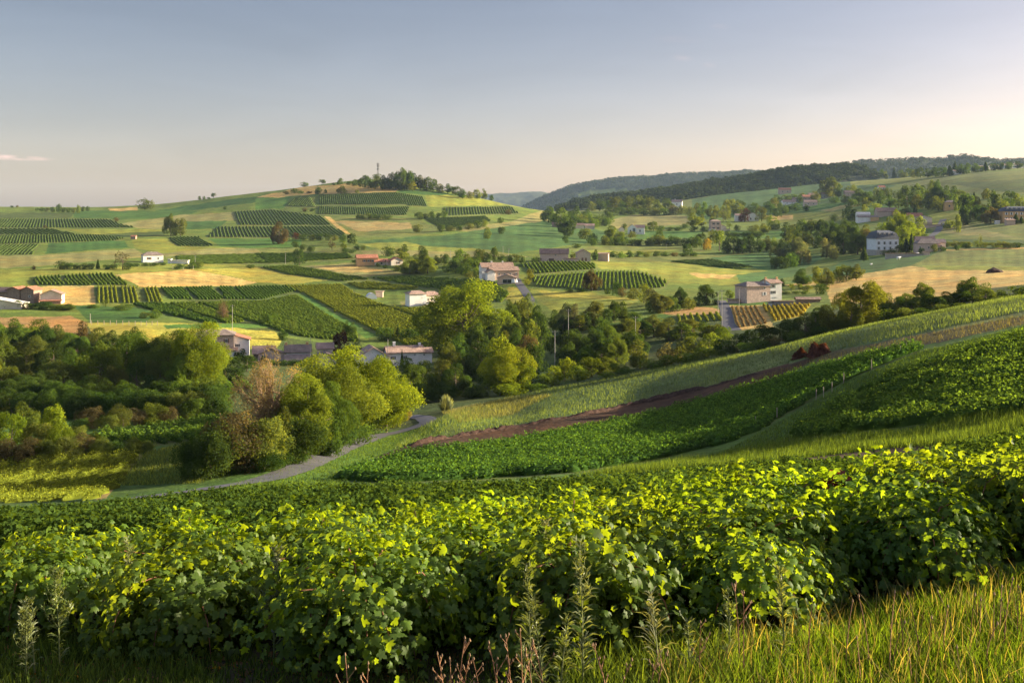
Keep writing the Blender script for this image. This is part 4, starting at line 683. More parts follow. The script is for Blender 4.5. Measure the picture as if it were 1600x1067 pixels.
v5 = FP5[(FP5[:, 1] < 5260) & (FP5[:, 1] > 4500)]; hp = CX + F*v5[:, 0]/v5[:, 1]; hy = HY - F*v5[:, 2]/v5[:, 1]
k = ~inpoly(hp, hy, [(903,302),(930,298),(960,295),(985,297),(975,303),(940,306),(905,306)]) & (hy < 330); v5 = v5[k]; v5 = v5[rg.choice(len(v5), min(3800, len(v5)), replace=False)]
woodland('woodland', v5 + np.array([0, 0, 2.0]) + rg.normal(size=v5.shape) * np.array([5, 5, 1]), rg.uniform(7, 14, len(v5)), (.036, .055, .028), 'far blue woods on the long ridge at the horizon', q=22, seed=2)
v6 = hill_r[1]; v6 = v6[(v6[:, 1] < 3960) & (v6[:, 1] > 3300)]; v6 = v6[rg.choice(len(v6), min(3200, len(v6)), replace=False)]
woodland('woodland', v6 + np.array([0, 0, 2.0]) + rg.normal(size=v6.shape) * np.array([4, 4, 1]), rg.uniform(6, 11, len(v6)), (.036, .052, .024), 'woods on the far right ridge with the knoll', q=26, seed=3)
# ---------------------------------------------------------------- buildings
def wallmat(name, col, var=.12, dirt=None, stone=False):
    return solid(name, col, .9, .3 if stone else var, 2.2 if stone else .5, .2, .5 if stone else .1, dirt=dirt)
WM = dict(white=wallmat('white_render', (.80, .77, .71), dirt=(.66, .61, .53)), cream=wallmat('cream_render', (.70, .61, .48), dirt=(.5, .4, .28)), pink=wallmat('pink_render', (.52, .38, .29), dirt=(.4, .3, .22)), stone=wallmat('ochre_stone', (.52, .385, .285), stone=True),
          pstone=wallmat('pink_stone', (.60, .44, .35), stone=True), brown=wallmat('brown_stone', (.27, .19, .14), stone=True), gstone=wallmat('grey_stone', (.36, .33, .29), stone=True), ochre=wallmat('ochre_render', (.62, .38, .17), dirt=(.5, .3, .15)), grey=wallmat('grey_block', (.36, .34, .34)), pale=wallmat('shade_tinted_render', (.66, .68, .70), dirt=(.55, .56, .55)))  # pale: white render with the blue of shade put into its colour
def roofmat(name, col, w=1.0):
    m, t = newmat(name); out = nd(t, 'OutputMaterial'); b = nd(t, 'BsdfPrincipled', Roughness=.85); b.inputs['Specular IOR Level'].default_value = .25
    vec = nd(t, 'TexCoord').outputs['Object']; wv = nd(t, 'TexWave', Scale=3.2, Distortion=.6); t.links.new(vec, wv.inputs['Vector'])
    n = noise(t, .8, 5, vec); n2 = noise(t, 6, 3, vec); k = mth(t, 'MULTIPLY', rng(t, n, .3, .7, .65, 1.3), mth(t, 'MULTIPLY', rng(t, n2, .3, .7, .75, 1.25), rng(t, wv.outputs['Fac'], 0, 1, .8, 1.1)))
    cc = nd(t, 'CombineColor')
    for i in range(3): t.links.new(k, cc.inputs[i])
    c = mixrgb(t, 1.0, col, cc.outputs[0], 'MULTIPLY'); t.links.new(c, b.inputs['Base Color'])
    bp = nd(t, 'Bump', Strength=.5, Distance=.05); t.links.new(wv.outputs['Fac'], bp.inputs['Height']); t.links.new(bp.outputs[0], b.inputs['Normal'])
    t.links.new(b.outputs[0], out.inputs[0]); return m
RM = dict(red=roofmat('red_tiles', (.36, .15, .085)), brown=roofmat('brown_tiles', (.27, .18, .135)), grey=roofmat('grey_tiles', (.22, .17, .14)), slate=roofmat('slate', (.075, .085, .105)), pale=roofmat('pale_sheet', (.62, .58, .52)), pinkt=roofmat('weathered_tiles', (.36, .24, .185)))
MSTONE = wallmat('dressed_stone', (.55, .5, .42)); MSH = dict(b=solid('brown_shutter', (.16, .075, .04), .6, .1), k=solid('black_shutter', (.03, .03, .033), .5, .1), g=solid('grey_shutter', (.42, .46, .48), .6, .1), w=solid('white_shutter', (.75, .73, .7), .6, .1), e=solid('green_shutter', (.2, .28, .22), .6, .1))
MFR = solid('window_frame', (.7, .68, .64), .5, .1); MDOOR = solid('door_wood', (.14, .09, .06), .6, .2, 3)
mgl, t = newmat('window_glass'); b = nd(t, 'BsdfPrincipled', Roughness=.08); b.inputs['Base Color'].default_value = (.02, .025, .03, 1); b.inputs['Specular IOR Level'].default_value = .6; t.links.new(b.outputs[0], nd(t, 'OutputMaterial').inputs[0])
def roof_geo(mb, w, d, z, rh, kind, ov=.35, th=.18):
    """roof slabs over a w x d footprint (centred), eave height z"""
    X, Y = w/2 + ov, d/2 + ov
    def slab(a, b, c, e):
        n = (Vector(b) - Vector(a)).cross(Vector(e) - Vector(a)).normalized() * th
        lo = [Vector(p) for p in (a, b, c, e)]; V = lo + [p + n for p in lo]
        mb.add(V, [(3,2,1,0),(4,5,6,7),(0,1,5,4),(1,2,6,5),(2,3,7,6),(3,0,4,7)])
    if kind == 'gx':
        s = rh/(d/2); zo = z - ov*s
        slab((-X,-Y,zo),(X,-Y,zo),(X,0.,z+rh),(-X,0.,z+rh)); slab((X,Y,zo),(-X,Y,zo),(-X,0.,z+rh),(X,0.,z+rh))
    elif kind == 'gy':
        s = rh/(w/2); zo = z - ov*s
        slab((-X,Y,zo),(-X,-Y,zo),(0.,-Y,z+rh),(0.,Y,z+rh)); slab((X,-Y,zo),(X,Y,zo),(0.,Y,z+rh),(0.,-Y,z+rh))
    elif kind == 'hip':
        h = max(w/2 - d/2, .25*w) if w > d else .15*w
        V = [(-X,-Y,z),(X,-Y,z),(X,Y,z),(-X,Y,z),(-h,0,z+rh),(h,0,z+rh),(-X,-Y,z+th),(X,-Y,z+th),(X,Y,z+th),(-X,Y,z+th)]
        mb.add(V, [(3,2,1,0),(0,1,7,6),(1,2,8,7),(2,3,9,8),(3,0,6,9),(6,7,5,4),(7,8,5),(8,9,4,5),(9,6,4)])
    elif kind == 'shed': slab((-X,-Y,z),(X,-Y,z),(X,Y,z+rh),(-X,Y,z+rh))
    elif kind == 'shedr': slab((-X,Y,z+rh),(-X,-Y,z+rh),(X,-Y,z),(X,Y,z))
    elif kind == 'flat': mb.box(-X, X, -Y, Y, z, z + .25)
    elif kind == 'mans':
        k = .78; V = [(-X,-Y,z),(X,-Y,z),(X,Y,z),(-X,Y,z)] + [(sx*X*k, sy*Y*k, z+rh*.72) for sx, sy in ((-1,-1),(1,-1),(1,1),(-1,1))] + [(-X*k*.6,0,z+rh),(X*k*.6,0,z+rh)]
        mb.add(V, [(3,2,1,0),(0,1,5,4),(1,2,6,5),(2,3,7,6),(3,0,4,7),(4,5,9,8),(5,6,9),(6,7,8,9),(7,4,8)])
def building(name, label, px, base, blocks, yaw=0, group=None, cat='house', dist=None, sink=1.5):
    """blocks in picture pixels at the building's distance: x (centre, from px), y (depth offset), w, d, h (eaves), rh (ridge above eaves), roof kind ..."""
    x, D, z = hit(px, base, 200) if dist is None else at(px, dist)
    s = D / F; root = empty(name, (x, D, z), math.radians(yaw)); tag(root, label, cat, group)
    for b in blocks:
        bx, by, w, d, h, rh = b.get('x', 0)*s, b.get('y', 0)*s, b['w']*s, b['d']*s, b['h']*s, b.get('rh', 0)*s; k = b.get('roof', 'gx'); zb = b.get('z', 0)*s
        mb = MB(); z0 = -sink if zb == 0 else 0
        mb.box(-w/2, w/2, -d/2, d/2, z0, h)
        if k == 'gx':
            for sx in (-1, 1): mb.add([(sx*w/2,-d/2,h),(sx*w/2,d/2,h),(sx*w/2,0,h+rh)], [(0,1,2) if sx > 0 else (2,1,0)])
        if k == 'gy':
            for sy in (-1, 1): mb.add([(-w/2,sy*d/2,h),(w/2,sy*d/2,h),(0,sy*d/2,h+rh)], [(0,1,2) if sy < 0 else (2,1,0)])
        if k == 'shed':
            mb.add([(-w/2,d/2,h),(w/2,d/2,h),(w/2,d/2,h+rh),(-w/2,d/2,h+rh)], [(3,2,1,0)])
            for sx in (-1, 1): mb.add([(sx*w/2,-d/2,h),(sx*w/2,d/2,h),(sx*w/2,d/2,h+rh)], [(0,1,2)])
        if k == 'shedr':
            for sy in (-1, 1): mb.add([(-w/2,sy*d/2,h),(w/2,sy*d/2,h),(-w/2,sy*d/2,h+rh)], [(0,1,2)])
        wl = mb.build('wall', WM[b.get('wall', 'cream')], root, (bx, by, zb))
        rb = MB(); roof_geo(rb, w, d, h, rh, k, ov=b.get('ov', .45)); rf = rb.build('roof', RM[b.get('rc', 'brown')], root, (bx, by, zb))
        for (u, v, ch) in b.get('ch', ()):            # chimneys: along, across, height in px
            cb = MB(); cx, cyy = u*w/2, v*d/2; zz = h + rh*(1-abs(v) if k == 'gx' else .6); cb.box(cx-.35, cx+.35, cyy-.3, cyy+.3, h*.9, zz + ch*s); cb.box(cx-.42, cx+.42, cyy-.37, cyy+.37, zz + ch*s, zz + ch*s + .15)
            cb.build('chimney', WM[b.get('chc', b.get('wall', 'cream'))], rf)
        if b.get('dorm'):
            for i in range(b['dorm']):
                u = (i + .5)/b['dorm']*2 - 1; db = MB(); dw, dh = .62, rh*.52; yy = -d/2*.93; xx = u*w/2*.82
                db.box(xx-dw, xx+dw, yy, yy+d*.22, h+.12*rh, h+.12*rh+dh); db.add([(xx-dw-.1,yy-.05,h+.12*rh+dh),(xx+dw+.1,yy-.05,h+.12*rh+dh),(xx,yy-.05,h+.12*rh+dh+.5),(xx-dw-.1,yy+d*.22,h+.12*rh+dh),(xx+dw+.1,yy+d*.22,h+.12*rh+dh),(xx,yy+d*.22,h+.12*rh+dh+.5)], [(0,1,2),(0,3,4,1),(1,4,5,2),(0,2,5,3),(5,4,3)])
                dm = db.build('dormer', MSTONE, rf); pb = MB(); pb.box(xx-.38, xx+.38, yy-.02, yy+.05, h+.2*rh, h+.12*rh+dh*.85); pb.build('dormer_window', mgl, rf)
        # openings: (face, along 0..1, up 0..1 of eave height, width px, height px, shutter colour or '')
        for (f, u, v, ww, wh, shc) in b.get('win', ()):
            ww, wh = ww*s, wh*s; L = w if f in 'fb' else d; uu = (u - .5)*L; zz = v*h
            def place(q):                              # local (along, out, up) -> block
                a, o, zc = q
                return {'f': (uu + a, -d/2 - o, zz + zc), 'r': (w/2 + o, uu + a, zz + zc), 'l': (-w/2 - o, uu + a, zz + zc)}[f]
            def pbox(m, a0, a1, o0, o1, z0, z1):
                P0 = [place((a, o, zc)) for zc in (z0, z1) for a, o in ((a0, o0), (a1, o0), (a1, o1), (a0, o1))]
                m.add(P0, [(0,3,2,1),(4,5,6,7),(0,1,5,4),(1,2,6,5),(2,3,7,6),(3,0,4,7)])
            if shc == 'D':
                m = MB(); pbox(m, -ww/2, ww/2, -.1, .04, -zz, -zz + wh); m.build('door', MDOOR, root, (bx, by, zb)); continue
            m = MB(); fr = .09
            pbox(m, -ww/2-fr, -ww/2, -.1, .05, -wh/2-fr, wh/2+fr); pbox(m, ww/2, ww/2+fr, -.1, .05, -wh/2-fr, wh/2+fr); pbox(m, -ww/2, ww/2, -.1, .05, wh/2, wh/2+fr); pbox(m, -ww/2, ww/2, -.1, .08, -wh/2-fr, -wh/2); pbox(m, -.03, .03, -.1, .035, -wh/2, wh/2)
            wo = m.build('window', MFR, root, (bx, by, zb)); m = MB(); pbox(m, -ww/2, ww/2, -.1, .02, -wh/2, wh/2); m.build('pane', mgl, wo)
            if shc in MSH and shc:
                for sg in (-1, 1):
                    m = MB(); a = sg*(ww/2 + fr + ww*.26); pbox(m, a - ww*.25, a + ww*.25, 0, .06, -wh/2-.05, wh/2+.05); m.build('shutter', MSH[shc], wo)
    return root
def grid(nx, ny, ww, wh, sh='', f='f', x0=.12, x1=.88, y0=.25, y1=.78):
    return [(f, x0 + (x1-x0)*(i/(nx-1) if nx > 1 else .5), y0 + (y1-y0)*(j/(ny-1) if ny > 1 else .5), ww, wh, sh) for i in range(nx) for j in range(ny)]
B = building
B('cottage', 'small white cottage with low grey hip roof in the left fields', 238, 410, [dict(w=30, d=20, h=11, rh=5, roof='hip', rc='grey', wall='white', win=[('f', .3, .55, 3, 3.5, 'b'), ('l', .5, .5, 3, 4, 'k'), ('f', .75, .55, 2, 3, '')], ch=[(-.1, 0, 1.5)])], yaw=28)
B('terrace_wall', 'low pale terrace wall right of the small white cottage', 279, 412, [dict(w=31, d=6, h=4.5, rh=1, roof='flat', rc='pale', wall='white'), dict(x=-13, y=-2, w=5, d=4, h=7, rh=1, roof='flat', rc='pale', wall='white')], cat='wall')
B('barn', 'brown stone barn with reddish double roof at the left edge', 38, 473, [dict(x=-11, w=22, d=24, h=20, rh=4, roof='gy', rc='red', wall='brown'), dict(x=12, w=22, d=22, h=20, rh=4.5, roof='gy', rc='red', wall='brown', win=[('f', .7, .5, 3, 3, '')]), dict(x=-32, y=-2, w=20, d=20, h=17, rh=6, roof='gx', rc='brown', wall='brown')], cat='barn', yaw=-8)
B('shed', 'pale-roofed low shed in front of the brown barn', 16, 477, [dict(w=44, d=26, h=8, rh=9, roof='shedr', rc='pale', wall='cream')], cat='shed', yaw=4, dist=372)
B('house', 'cream gabled house with a red awning beside the brown barn', 82, 474, [dict(w=31, d=24, h=14, rh=6.5, roof='gy', rc='brown', wall='cream', win=[('l', .5, .5, 3, 4, '')]), dict(y=-14, w=30, d=6, h=4, rh=1.5, roof='shed', rc='red', wall='brown')], yaw=14)
B('cabin', 'tiny red-roofed cabin in the left meadow', 209, 374, [dict(w=7.5, d=6, h=4, rh=2, roof='gx', rc='red', wall='brown', ov=.2, win=[('f', .5, .5, 2, 2, '')])], cat='cabin')
B('farmhouse', 'stone farmhouse with grey hip roof and white side wing by the left wood', 337, 555, [dict(w=56, d=40, h=28, rh=8, roof='hip', rc='grey', wall='stone', win=[('f', .25, .68, 3.2, 5, 'e'), ('f', .48, .68, 3.2, 5, 'e'), ('f', .8, .7, 3.5, 5.5, 'b'), ('f', .3, .2, 4, 7, '')]), dict(x=39, y=4, w=24, d=34, h=19, rh=9, roof='shedr', rc='red', wall='white', win=[('f', .25, .6, 3, 3.5, 'k')]), dict(x=14, y=-25, w=36, d=10, h=5, rh=3, roof='shed', rc='brown', wall='white')], yaw=14, dist=296)
B('house', 'low brown-gabled house with purple-brown roof beside the stone farmhouse', 420, 560, [dict(x=-7, w=32, d=34, h=13, rh=9, roof='gx', rc='pinkt', wall='brown'), dict(x=4, y=-14, w=40, d=14, h=12, rh=8, roof='gy', rc='pinkt', wall='pstone')], yaw=13, dist=292)
B('house', 'cluster of low white houses with overlapping dark roofs in the valley', 482, 562, [dict(x=-16, y=12, w=38, d=20, h=19, rh=9, roof='gx', rc='grey', wall='white', ch=[(.75, 0, 3), (-.95, 0, 3)], chc='ochre'), dict(x=-12, y=-14, w=46, d=18, h=7, rh=7, roof='shed', rc='grey', wall='cream', win=[('f', .7, .5, 5, 4, '')]), dict(x=25, y=-10, w=34, d=30, h=12, rh=6, roof='gy', rc='grey', wall='cream', win=[('f', .15, .75, 4, 3, '')]), dict(x=26, y=18, w=24, d=20, h=22, rh=7, roof='gx', rc='pinkt', wall='cream')], yaw=13, dist=290)
B('house', 'long white house with terracotta roof and black shutters in the valley', 625, 568, [dict(x=-46, y=-4, w=46, d=34, h=17, rh=14, roof='gy', rc='pinkt', wall='white', win=[('f', .8, .75, 4, 5, 'k')]), dict(x=6, w=56, d=28, h=21, rh=8, roof='gx', rc='pinkt', wall='white', win=[('f', .15, .6, 3.4, 4.5, 'k'), ('f', .47, .62, 3.4, 4.5, 'k'), ('f', .76, .78, 2, 1.5, ''), ('f', .2, .2, 2.5, 2, ''), ('f', .35, .2, 2, 2, '')], ch=[(-.55, 0, 6), (.9, 0, 3)]), dict(x=41, y=2, w=16, d=24, h=19, rh=6, roof='gx', rc='pinkt', wall='white', win=[('f', .2, .8, 2, 2, '')])], yaw=18, dist=290)
B('house', 'cream unfinished house with brown hip roof above the vineyards', 662, 476, [dict(x=-13, w=27, d=22, h=17, rh=5, roof='hip', rc='pinkt', wall='white', win=[('r', .5, .6, 4, 5, '')]), dict(x=13, y=4, w=25, d=18, h=14, rh=6, roof='hip', rc='pinkt', wall='cream', win=[('f', .2, .55, 2, 5, ''), ('f', .45, .55, 3, 3, ''), ('f', .75, .55, 3, 3, '')])], yaw=24)
B('shed', 'small ochre block shed beside the white tunnel', 593, 465, [dict(w=11, d=8, h=9, rh=1, roof='flat', rc='pinkt', wall='pink')], cat='shed')
B('house', 'ochre house with bright red roof in the middle fields', 576, 414, [dict(x=-3, w=32, d=20, h=11, rh=5, roof='gx', rc='red', wall='ochre', win=[('f', .35, .6, 3, 3, 'b'), ('f', .55, .6, 3, 3, 'b'), ('f', .75, .6, 3, 3, 'b')]), dict(x=18, y=-7, w=20, d=14, h=5, rh=4, roof='gx', rc='red', wall='cream', win=[('f', .5, .5, 3, 3, '')])], yaw=16)
B('house', 'smaller cream house with red gable roof right of the ochre house', 618, 414, [dict(w=19, d=16, h=7, rh=5, roof='gy', rc='red', wall='cream', win=[('f', .6, .5, 3, 3, 'b')]), dict(x=-8, y=3, w=12, d=12, h=5, rh=3, roof='gx', rc='red', wall='pink')], yaw=24)
B('farmhouse', 'large white farmhouse with two long brown roofs beside the lane', 782, 436, [dict(x=-2, y=16, w=52, d=16, h=18, rh=6, roof='gx', rc='brown', wall='white', ch=[(-.3, 0, 2), (.4, 0, 2)], win=grid(3, 1, 2, 3, '', 'l')), dict(x=3, y=-4, w=46, d=18, h=13, rh=5, roof='gx', rc='brown', wall='pink', ch=[(-.85, 0, 3)], win=[('f', .12, .55, 2, 3, 'w'), ('f', .3, .55, 2, 3, ''), ('f', .5, .55, 2, 3, ''), ('f', .7, .55, 2, 3, ''), ('f', .9, .55, 2, 3, 'b')]), dict(x=-20, y=-10, w=12, d=12, h=11, rh=4, roof='gy', rc='brown', wall='white')], yaw=18)
B('barn', 'open-fronted arched barn in front of the large farmhouse', 792, 443, [dict(w=29, d=14, h=9, rh=5, roof='gy', rc='pinkt', wall='pink', win=[('f', .5, .4, 14, 6, '')])], cat='barn', yaw=4)
B('barn', 'long stone barn with brown roof above the striped vines', 866, 408, [dict(w=44, d=14, h=12, rh=7, roof='gx', rc='brown', wall='pstone', win=[('f', .55, .75, 2, 1.5, ''), ('f', .4, .3, 8, 4, 'D')]), dict(x=26, y=-5, w=20, d=5, h=4, rh=1, roof='flat', rc='brown', wall='pstone')], cat='barn', yaw=-3)
B('barn', 'gabled grey-brown stone barn right of the long barn', 911, 408, [dict(w=21, d=18, h=12, rh=6, roof='gy', rc='pinkt', wall='gstone', win=[('f', .4, 0, 3, 5, 'D'), ('f', .65, 0, 3, 5, 'D')])], cat='barn', yaw=4)
B('hut', 'small pinkish block hut right of the two barns', 943, 408, [dict(w=16, d=10, h=11, rh=1.5, roof='shed', rc='brown', wall='pink')], cat='hut', yaw=-14)
B('house', 'pink stone house joined to a tall white house by the blue lane', 1176, 472, [dict(w=42, d=34, h=25, rh=7, roof='hip', rc='grey', wall='pstone', ch=[(-.2, 0, 1), (.35, 0, 1)], win=[('f', .75, .55, 3, 4.5, 'w'), ('f', .75, .9, 2.6, 3, '')]), dict(x=31, y=-3, w=21, d=28, h=30, rh=5, roof='gx', rc='brown', wall='white', chc='ochre', ch=[(.92, -.1, 3.5), (-.9, 0, 3)], win=[('f', .26, .83, 4, 4.5, 'e'), ('f', .28, .52, 3.6, 4, 'k'), ('f', .4, .25, 4, 1, 'g')]), dict(x=45, y=3, w=8, d=16, h=15, rh=3, roof='shedr', rc='brown', wall='white', win=[('f', .4, .7, 2.2, 4, 'k')])], yaw=19)
B('garden_wall', 'low grey block wall in front of the tall white house', 1223, 475, [dict(w=33, d=2.5, h=8, rh=.5, roof='flat', rc='brown', wall='grey'), dict(x=-19, y=2, w=5, d=6, h=6, rh=.5, roof='flat', rc='slate', wall='pale')], cat='wall', dist=360)
B('ruined_shed', 'dark brown open shed with rusty roof right of the grey wall', 1262, 476, [dict(w=36, d=10, h=6, rh=2.5, roof='gx', rc='brown', wall='brown')], cat='shed', dist=365)
B('garden_wall', 'short pink stone wall left of the pink stone house', 1146, 472, [dict(w=17, d=3, h=6, rh=.5, roof='flat', rc='pinkt', wall='pstone')], cat='wall', dist=388)
B('manor', 'pale three-storey manor with slate mansard roof and dormers', 1379, 397, [dict(w=38, d=28, h=24, rh=13, roof='mans', rc='slate', wall='pale', dorm=4, ov=.5, win=grid(4, 1, 2.6, 4.4, 'g', y0=.72, y1=.72) + grid(4, 1, 2.6, 4.6, 'g', y0=.38, y1=.38) + grid(2, 2, 2.4, 4.2, 'g', 'r', x0=.3, x1=.7, y0=.38, y1=.72), ch=[(-.35, 0, 0), (.35, 0, 0)], chc='pink'), dict(y=-.6, w=39, d=29, h=6.5, rh=.3, roof='flat', rc='pale', wall='gstone', ov=.05, win=[('f', .5, 0, 4, 5, 'D'), ('f', .2, .5, 1.5, 1.5, ''), ('f', .8, .5, 1.5, 1.5, '')])], cat='manor', yaw=10)
B('farmhouse', 'grey-roofed stone farm beside the slate-roofed manor', 1452, 393, [dict(x=-4, w=34, d=22, h=12, rh=8, roof='hip', rc='grey', wall='pstone', win=grid(3, 1, 2, 3, '')), dict(x=-2, y=16, w=28, d=14, h=16, rh=7, roof='gx', rc='pinkt', wall='pstone'), dict(x=18, y=8, w=14, d=14, h=14, rh=5, roof='gx', rc='pinkt', wall='cream', win=[('f', .5, .6, 2, 3, '')]), dict(x=12, y=-9, w=16, d=10, h=6, rh=5, roof='shedr', rc='pinkt', wall='pink')], yaw=-6)
B('stone_wall', 'long low stone wall below the slate-roofed manor', 1413, 402, [dict(w=62, d=2, h=5.5, rh=.4, roof='flat', rc='pinkt', wall='gstone'), dict(x=36, w=10, d=3, h=8, rh=.4, roof='flat', rc='pinkt', wall='pstone')], cat='wall', yaw=6)
B('house', 'cream house with red roof stepping down the right hillside', 1441, 352, [dict(x=2, w=22, d=15, h=11, rh=4, roof='gy', rc='pinkt', wall='cream', win=[('f', .3, .6, 2, 3, 'b')]), dict(x=-10, y=10, w=22, d=13, h=14, rh=5, roof='gx', rc='red', wall='cream'), dict(x=5, y=-9, w=16, d=6, h=3.5, rh=1, roof='flat', rc='pinkt', wall='pink')], yaw=-14)
B('garden_wall', 'curved stone retaining wall below the red-roofed hillside house', 1454, 356, [dict(w=36, d=2, h=4, rh=.3, roof='flat', rc='pinkt', wall='pstone')], cat='wall', yaw=8)
B('house', 'white sheds with flat pale roofs left of the red-roofed hillside house', 1354, 347, [dict(x=-4, y=6, w=20, d=10, h=12, rh=3, roof='gx', rc='pale', wall='white'), dict(x=0, y=-2, w=30, d=10, h=7, rh=2.5, roof='gx', rc='grey', wall='white'), dict(x=10, y=-6, w=12, d=8, h=7, rh=1, roof='flat', rc='pinkt', wall='ochre')], yaw=-4)
B('barn', 'brown-roofed barn behind the flat white sheds', 1384, 338, [dict(w=32, d=12, h=7, rh=6, roof='gx', rc='brown', wall='pink'), dict(x=14, y=-4, w=12, d=10, h=7, rh=3, roof='gy', rc='red', wall='ochre')], cat='barn', yaw=5)
B('house', 'ochre-lit house with dark roof among trees on the right hillside', 1487, 328, [dict(w=22, d=14, h=11, rh=3.5, roof='hip', rc='grey', wall='ochre', ch=[(-.5, 0, 1.5)], win=[('f', .3, .5, 2, 3, ''), ('f', .7, .5, 2, 3, '')]), dict(x=8, y=-6, w=3, d=3, h=12, rh=1, roof='flat', rc='pinkt', wall='cream')], yaw=-14)
B('manor', 'long ochre manor with slate roof and white dormers at the right edge', 1588, 346, [dict(w=50, d=20, h=15, rh=8, roof='mans', rc='slate', wall='ochre', dorm=6, win=grid(6, 2, 2, 3.5, 'w'), ch=[(-.6, 0, 0), (.5, 0, 0)])], cat='manor', yaw=-4)
B('hut', 'small pink hut in front of the ochre manor', 1578, 352, [dict(w=13, d=8, h=8, rh=1.5, roof='shed', rc='pinkt', wall='pink')], cat='hut')
B('hut', 'tiny white hut left of the pink hut', 1558, 350, [dict(w=6, d=5, h=4, rh=1, roof='gx', rc='pale', wall='white')], cat='hut')
B('house', 'grey-walled outbuilding under trees left of the ochre manor', 1532, 342, [dict(w=14, d=9, h=8, rh=3, roof='gx', rc='grey', wall='grey')], cat='outbuilding')
B('house', 'white house with tall gable window on the middle slope', 992, 366, [dict(x=-4, w=14, d=14, h=10, rh=5, roof='gy', rc='pinkt', wall='white', win=[('f', .7, .6, 2.5, 6, 'g'), ('f', .3, .5, 2, 3, '')]), dict(x=8, y=3, w=14, d=12, h=10, rh=4, roof='gx', rc='pinkt', wall='white', win=[('f', .5, .5, 2, 3, '')])], yaw=-8)
B('hut', 'small pale hut left of the white gabled house', 971, 363, [dict(w=8, d=7, h=5, rh=3, roof='gy', rc='pinkt', wall='cream')], cat='hut')
B('house', 'tall square pink house with four brown-shuttered windows', 1117, 361, [dict(w=16, d=14, h=15, rh=2.5, roof='hip', rc='pinkt', wall='pink', ov=.25, win=grid(2, 2, 2, 2.8, 'b', x0=.3, x1=.72, y0=.3, y1=.75)), dict(x=12, y=1, w=9, d=11, h=6, rh=5, roof='shedr', rc='pinkt', wall='cream'), dict(x=18, y=-2, w=10, d=6, h=3, rh=.5, roof='flat', rc='pinkt', wall='cream'), dict(x=-6, y=-9, w=10, d=6, h=3, rh=.3, roof='flat', rc='pale', wall='white')])
B('house', 'white house half hidden by a purple tree', 1166, 346, [dict(x=-11, w=13, d=11, h=9, rh=2.5, roof='gx', rc='pinkt', wall='white', win=[('f', .5, .4, 2.5, 3, '')]), dict(x=10, y=2, w=18, d=10, h=9, rh=4, roof='gy', rc='pinkt', wall='white', win=[('f', .3, .4, 2, 3, ''), ('f', .7, .4, 2, 3, '')])], yaw=-3)
B('house', 'white house with brown roof standing out of the tree belt', 1058, 325, [dict(w=16, d=11, h=9, rh=3.5, roof='gx', rc='pinkt', wall='white', ch=[(-.4, 0, 1.5)], win=[('f', .5, .6, 1.5, 2, '')])], yaw=-14)
for i, (px, w, lab) in enumerate(((874, 23, 'leftmost'), (902, 20, 'middle'), (921, 15, 'rightmost'))):
    B('farm_building', '%s of the three long low roofs on the saddle' % lab, px, 326, [dict(w=w, d=9, h=5, rh=3, roof='gx', rc=['pinkt', 'brown', 'pinkt'][i], wall=['pink', 'cream', 'gstone'][i])], group='long roofs on the saddle', cat='farm building', dist=1080 + 10*i)
VH = [(1226, 303, 19, 6, 'pink', 'red', 'topmost house of the hamlet, pink under a red roof'), (1232, 320, 22, 4, 'white', 'pinkt', 'low white house at the left of the hamlet'), (1212, 322, 8, 4, 'cream', 'red', 'small cream house at the lower left edge of the hamlet'), (1260, 314, 14, 6, 'pink', 'red', 'house with bright red roof in the middle of the hamlet'), (1273, 311, 20, 6, 'pink', 'pinkt', 'broad weathered roof behind the red roof in the hamlet'), (1266, 322, 20, 6, 'pstone', 'pinkt', 'lowest stone house of the hamlet, with white door'), (1290, 310, 12, 6, 'gstone', 'pinkt', 'rightmost grey house of the hamlet'), (1327, 307, 16, 6, 'pink', 'pinkt', 'lone pink house between hamlet and tree belt'), (1377, 297, 10, 4, 'white', 'red', 'small red-roofed white house above the tree belt'), (1345, 312, 12, 3, 'pstone', 'pinkt', 'low stone house right of the lone pink house'), (1243, 316, 9, 4, 'white', 'pinkt', 'small bright white gable inside the hamlet')]
for px, by, w, h, wc, rc, lab in VH:
    B('village_house', lab, px, by, [dict(w=w, d=8, h=h, rh=3, roof='gx', rc=rc, wall=wc, win=[('f', .3, .5, 1.2, 1.6, ''), ('f', .7, .5, 1.2, 1.6, '')])], group='houses of the hillside hamlet', yaw=(px * 7) % 25 - 12)
for px, by, w, lab in ((1495, 273, 13, 'white gabled house in front of the skyline trees at right'), (1534, 264, 10, 'small pale house farthest left on the right skyline'), (1553, 263, 14, 'middle pale house on the right skyline'), (1572, 262, 9, 'narrow pale house on the right skyline'), (1590, 262, 14, 'pale house at the right end of the skyline')):
    B('ridge_house', lab, px, by, [dict(w=w, d=8, h=4.5, rh=2.5, roof='gx', rc='pinkt', wall='white', win=[('f', .3, .5, 1.2, 1.4, ''), ('f', .7, .5, 1.2, 1.4, '')])], group='houses on the right skyline', yaw=8)
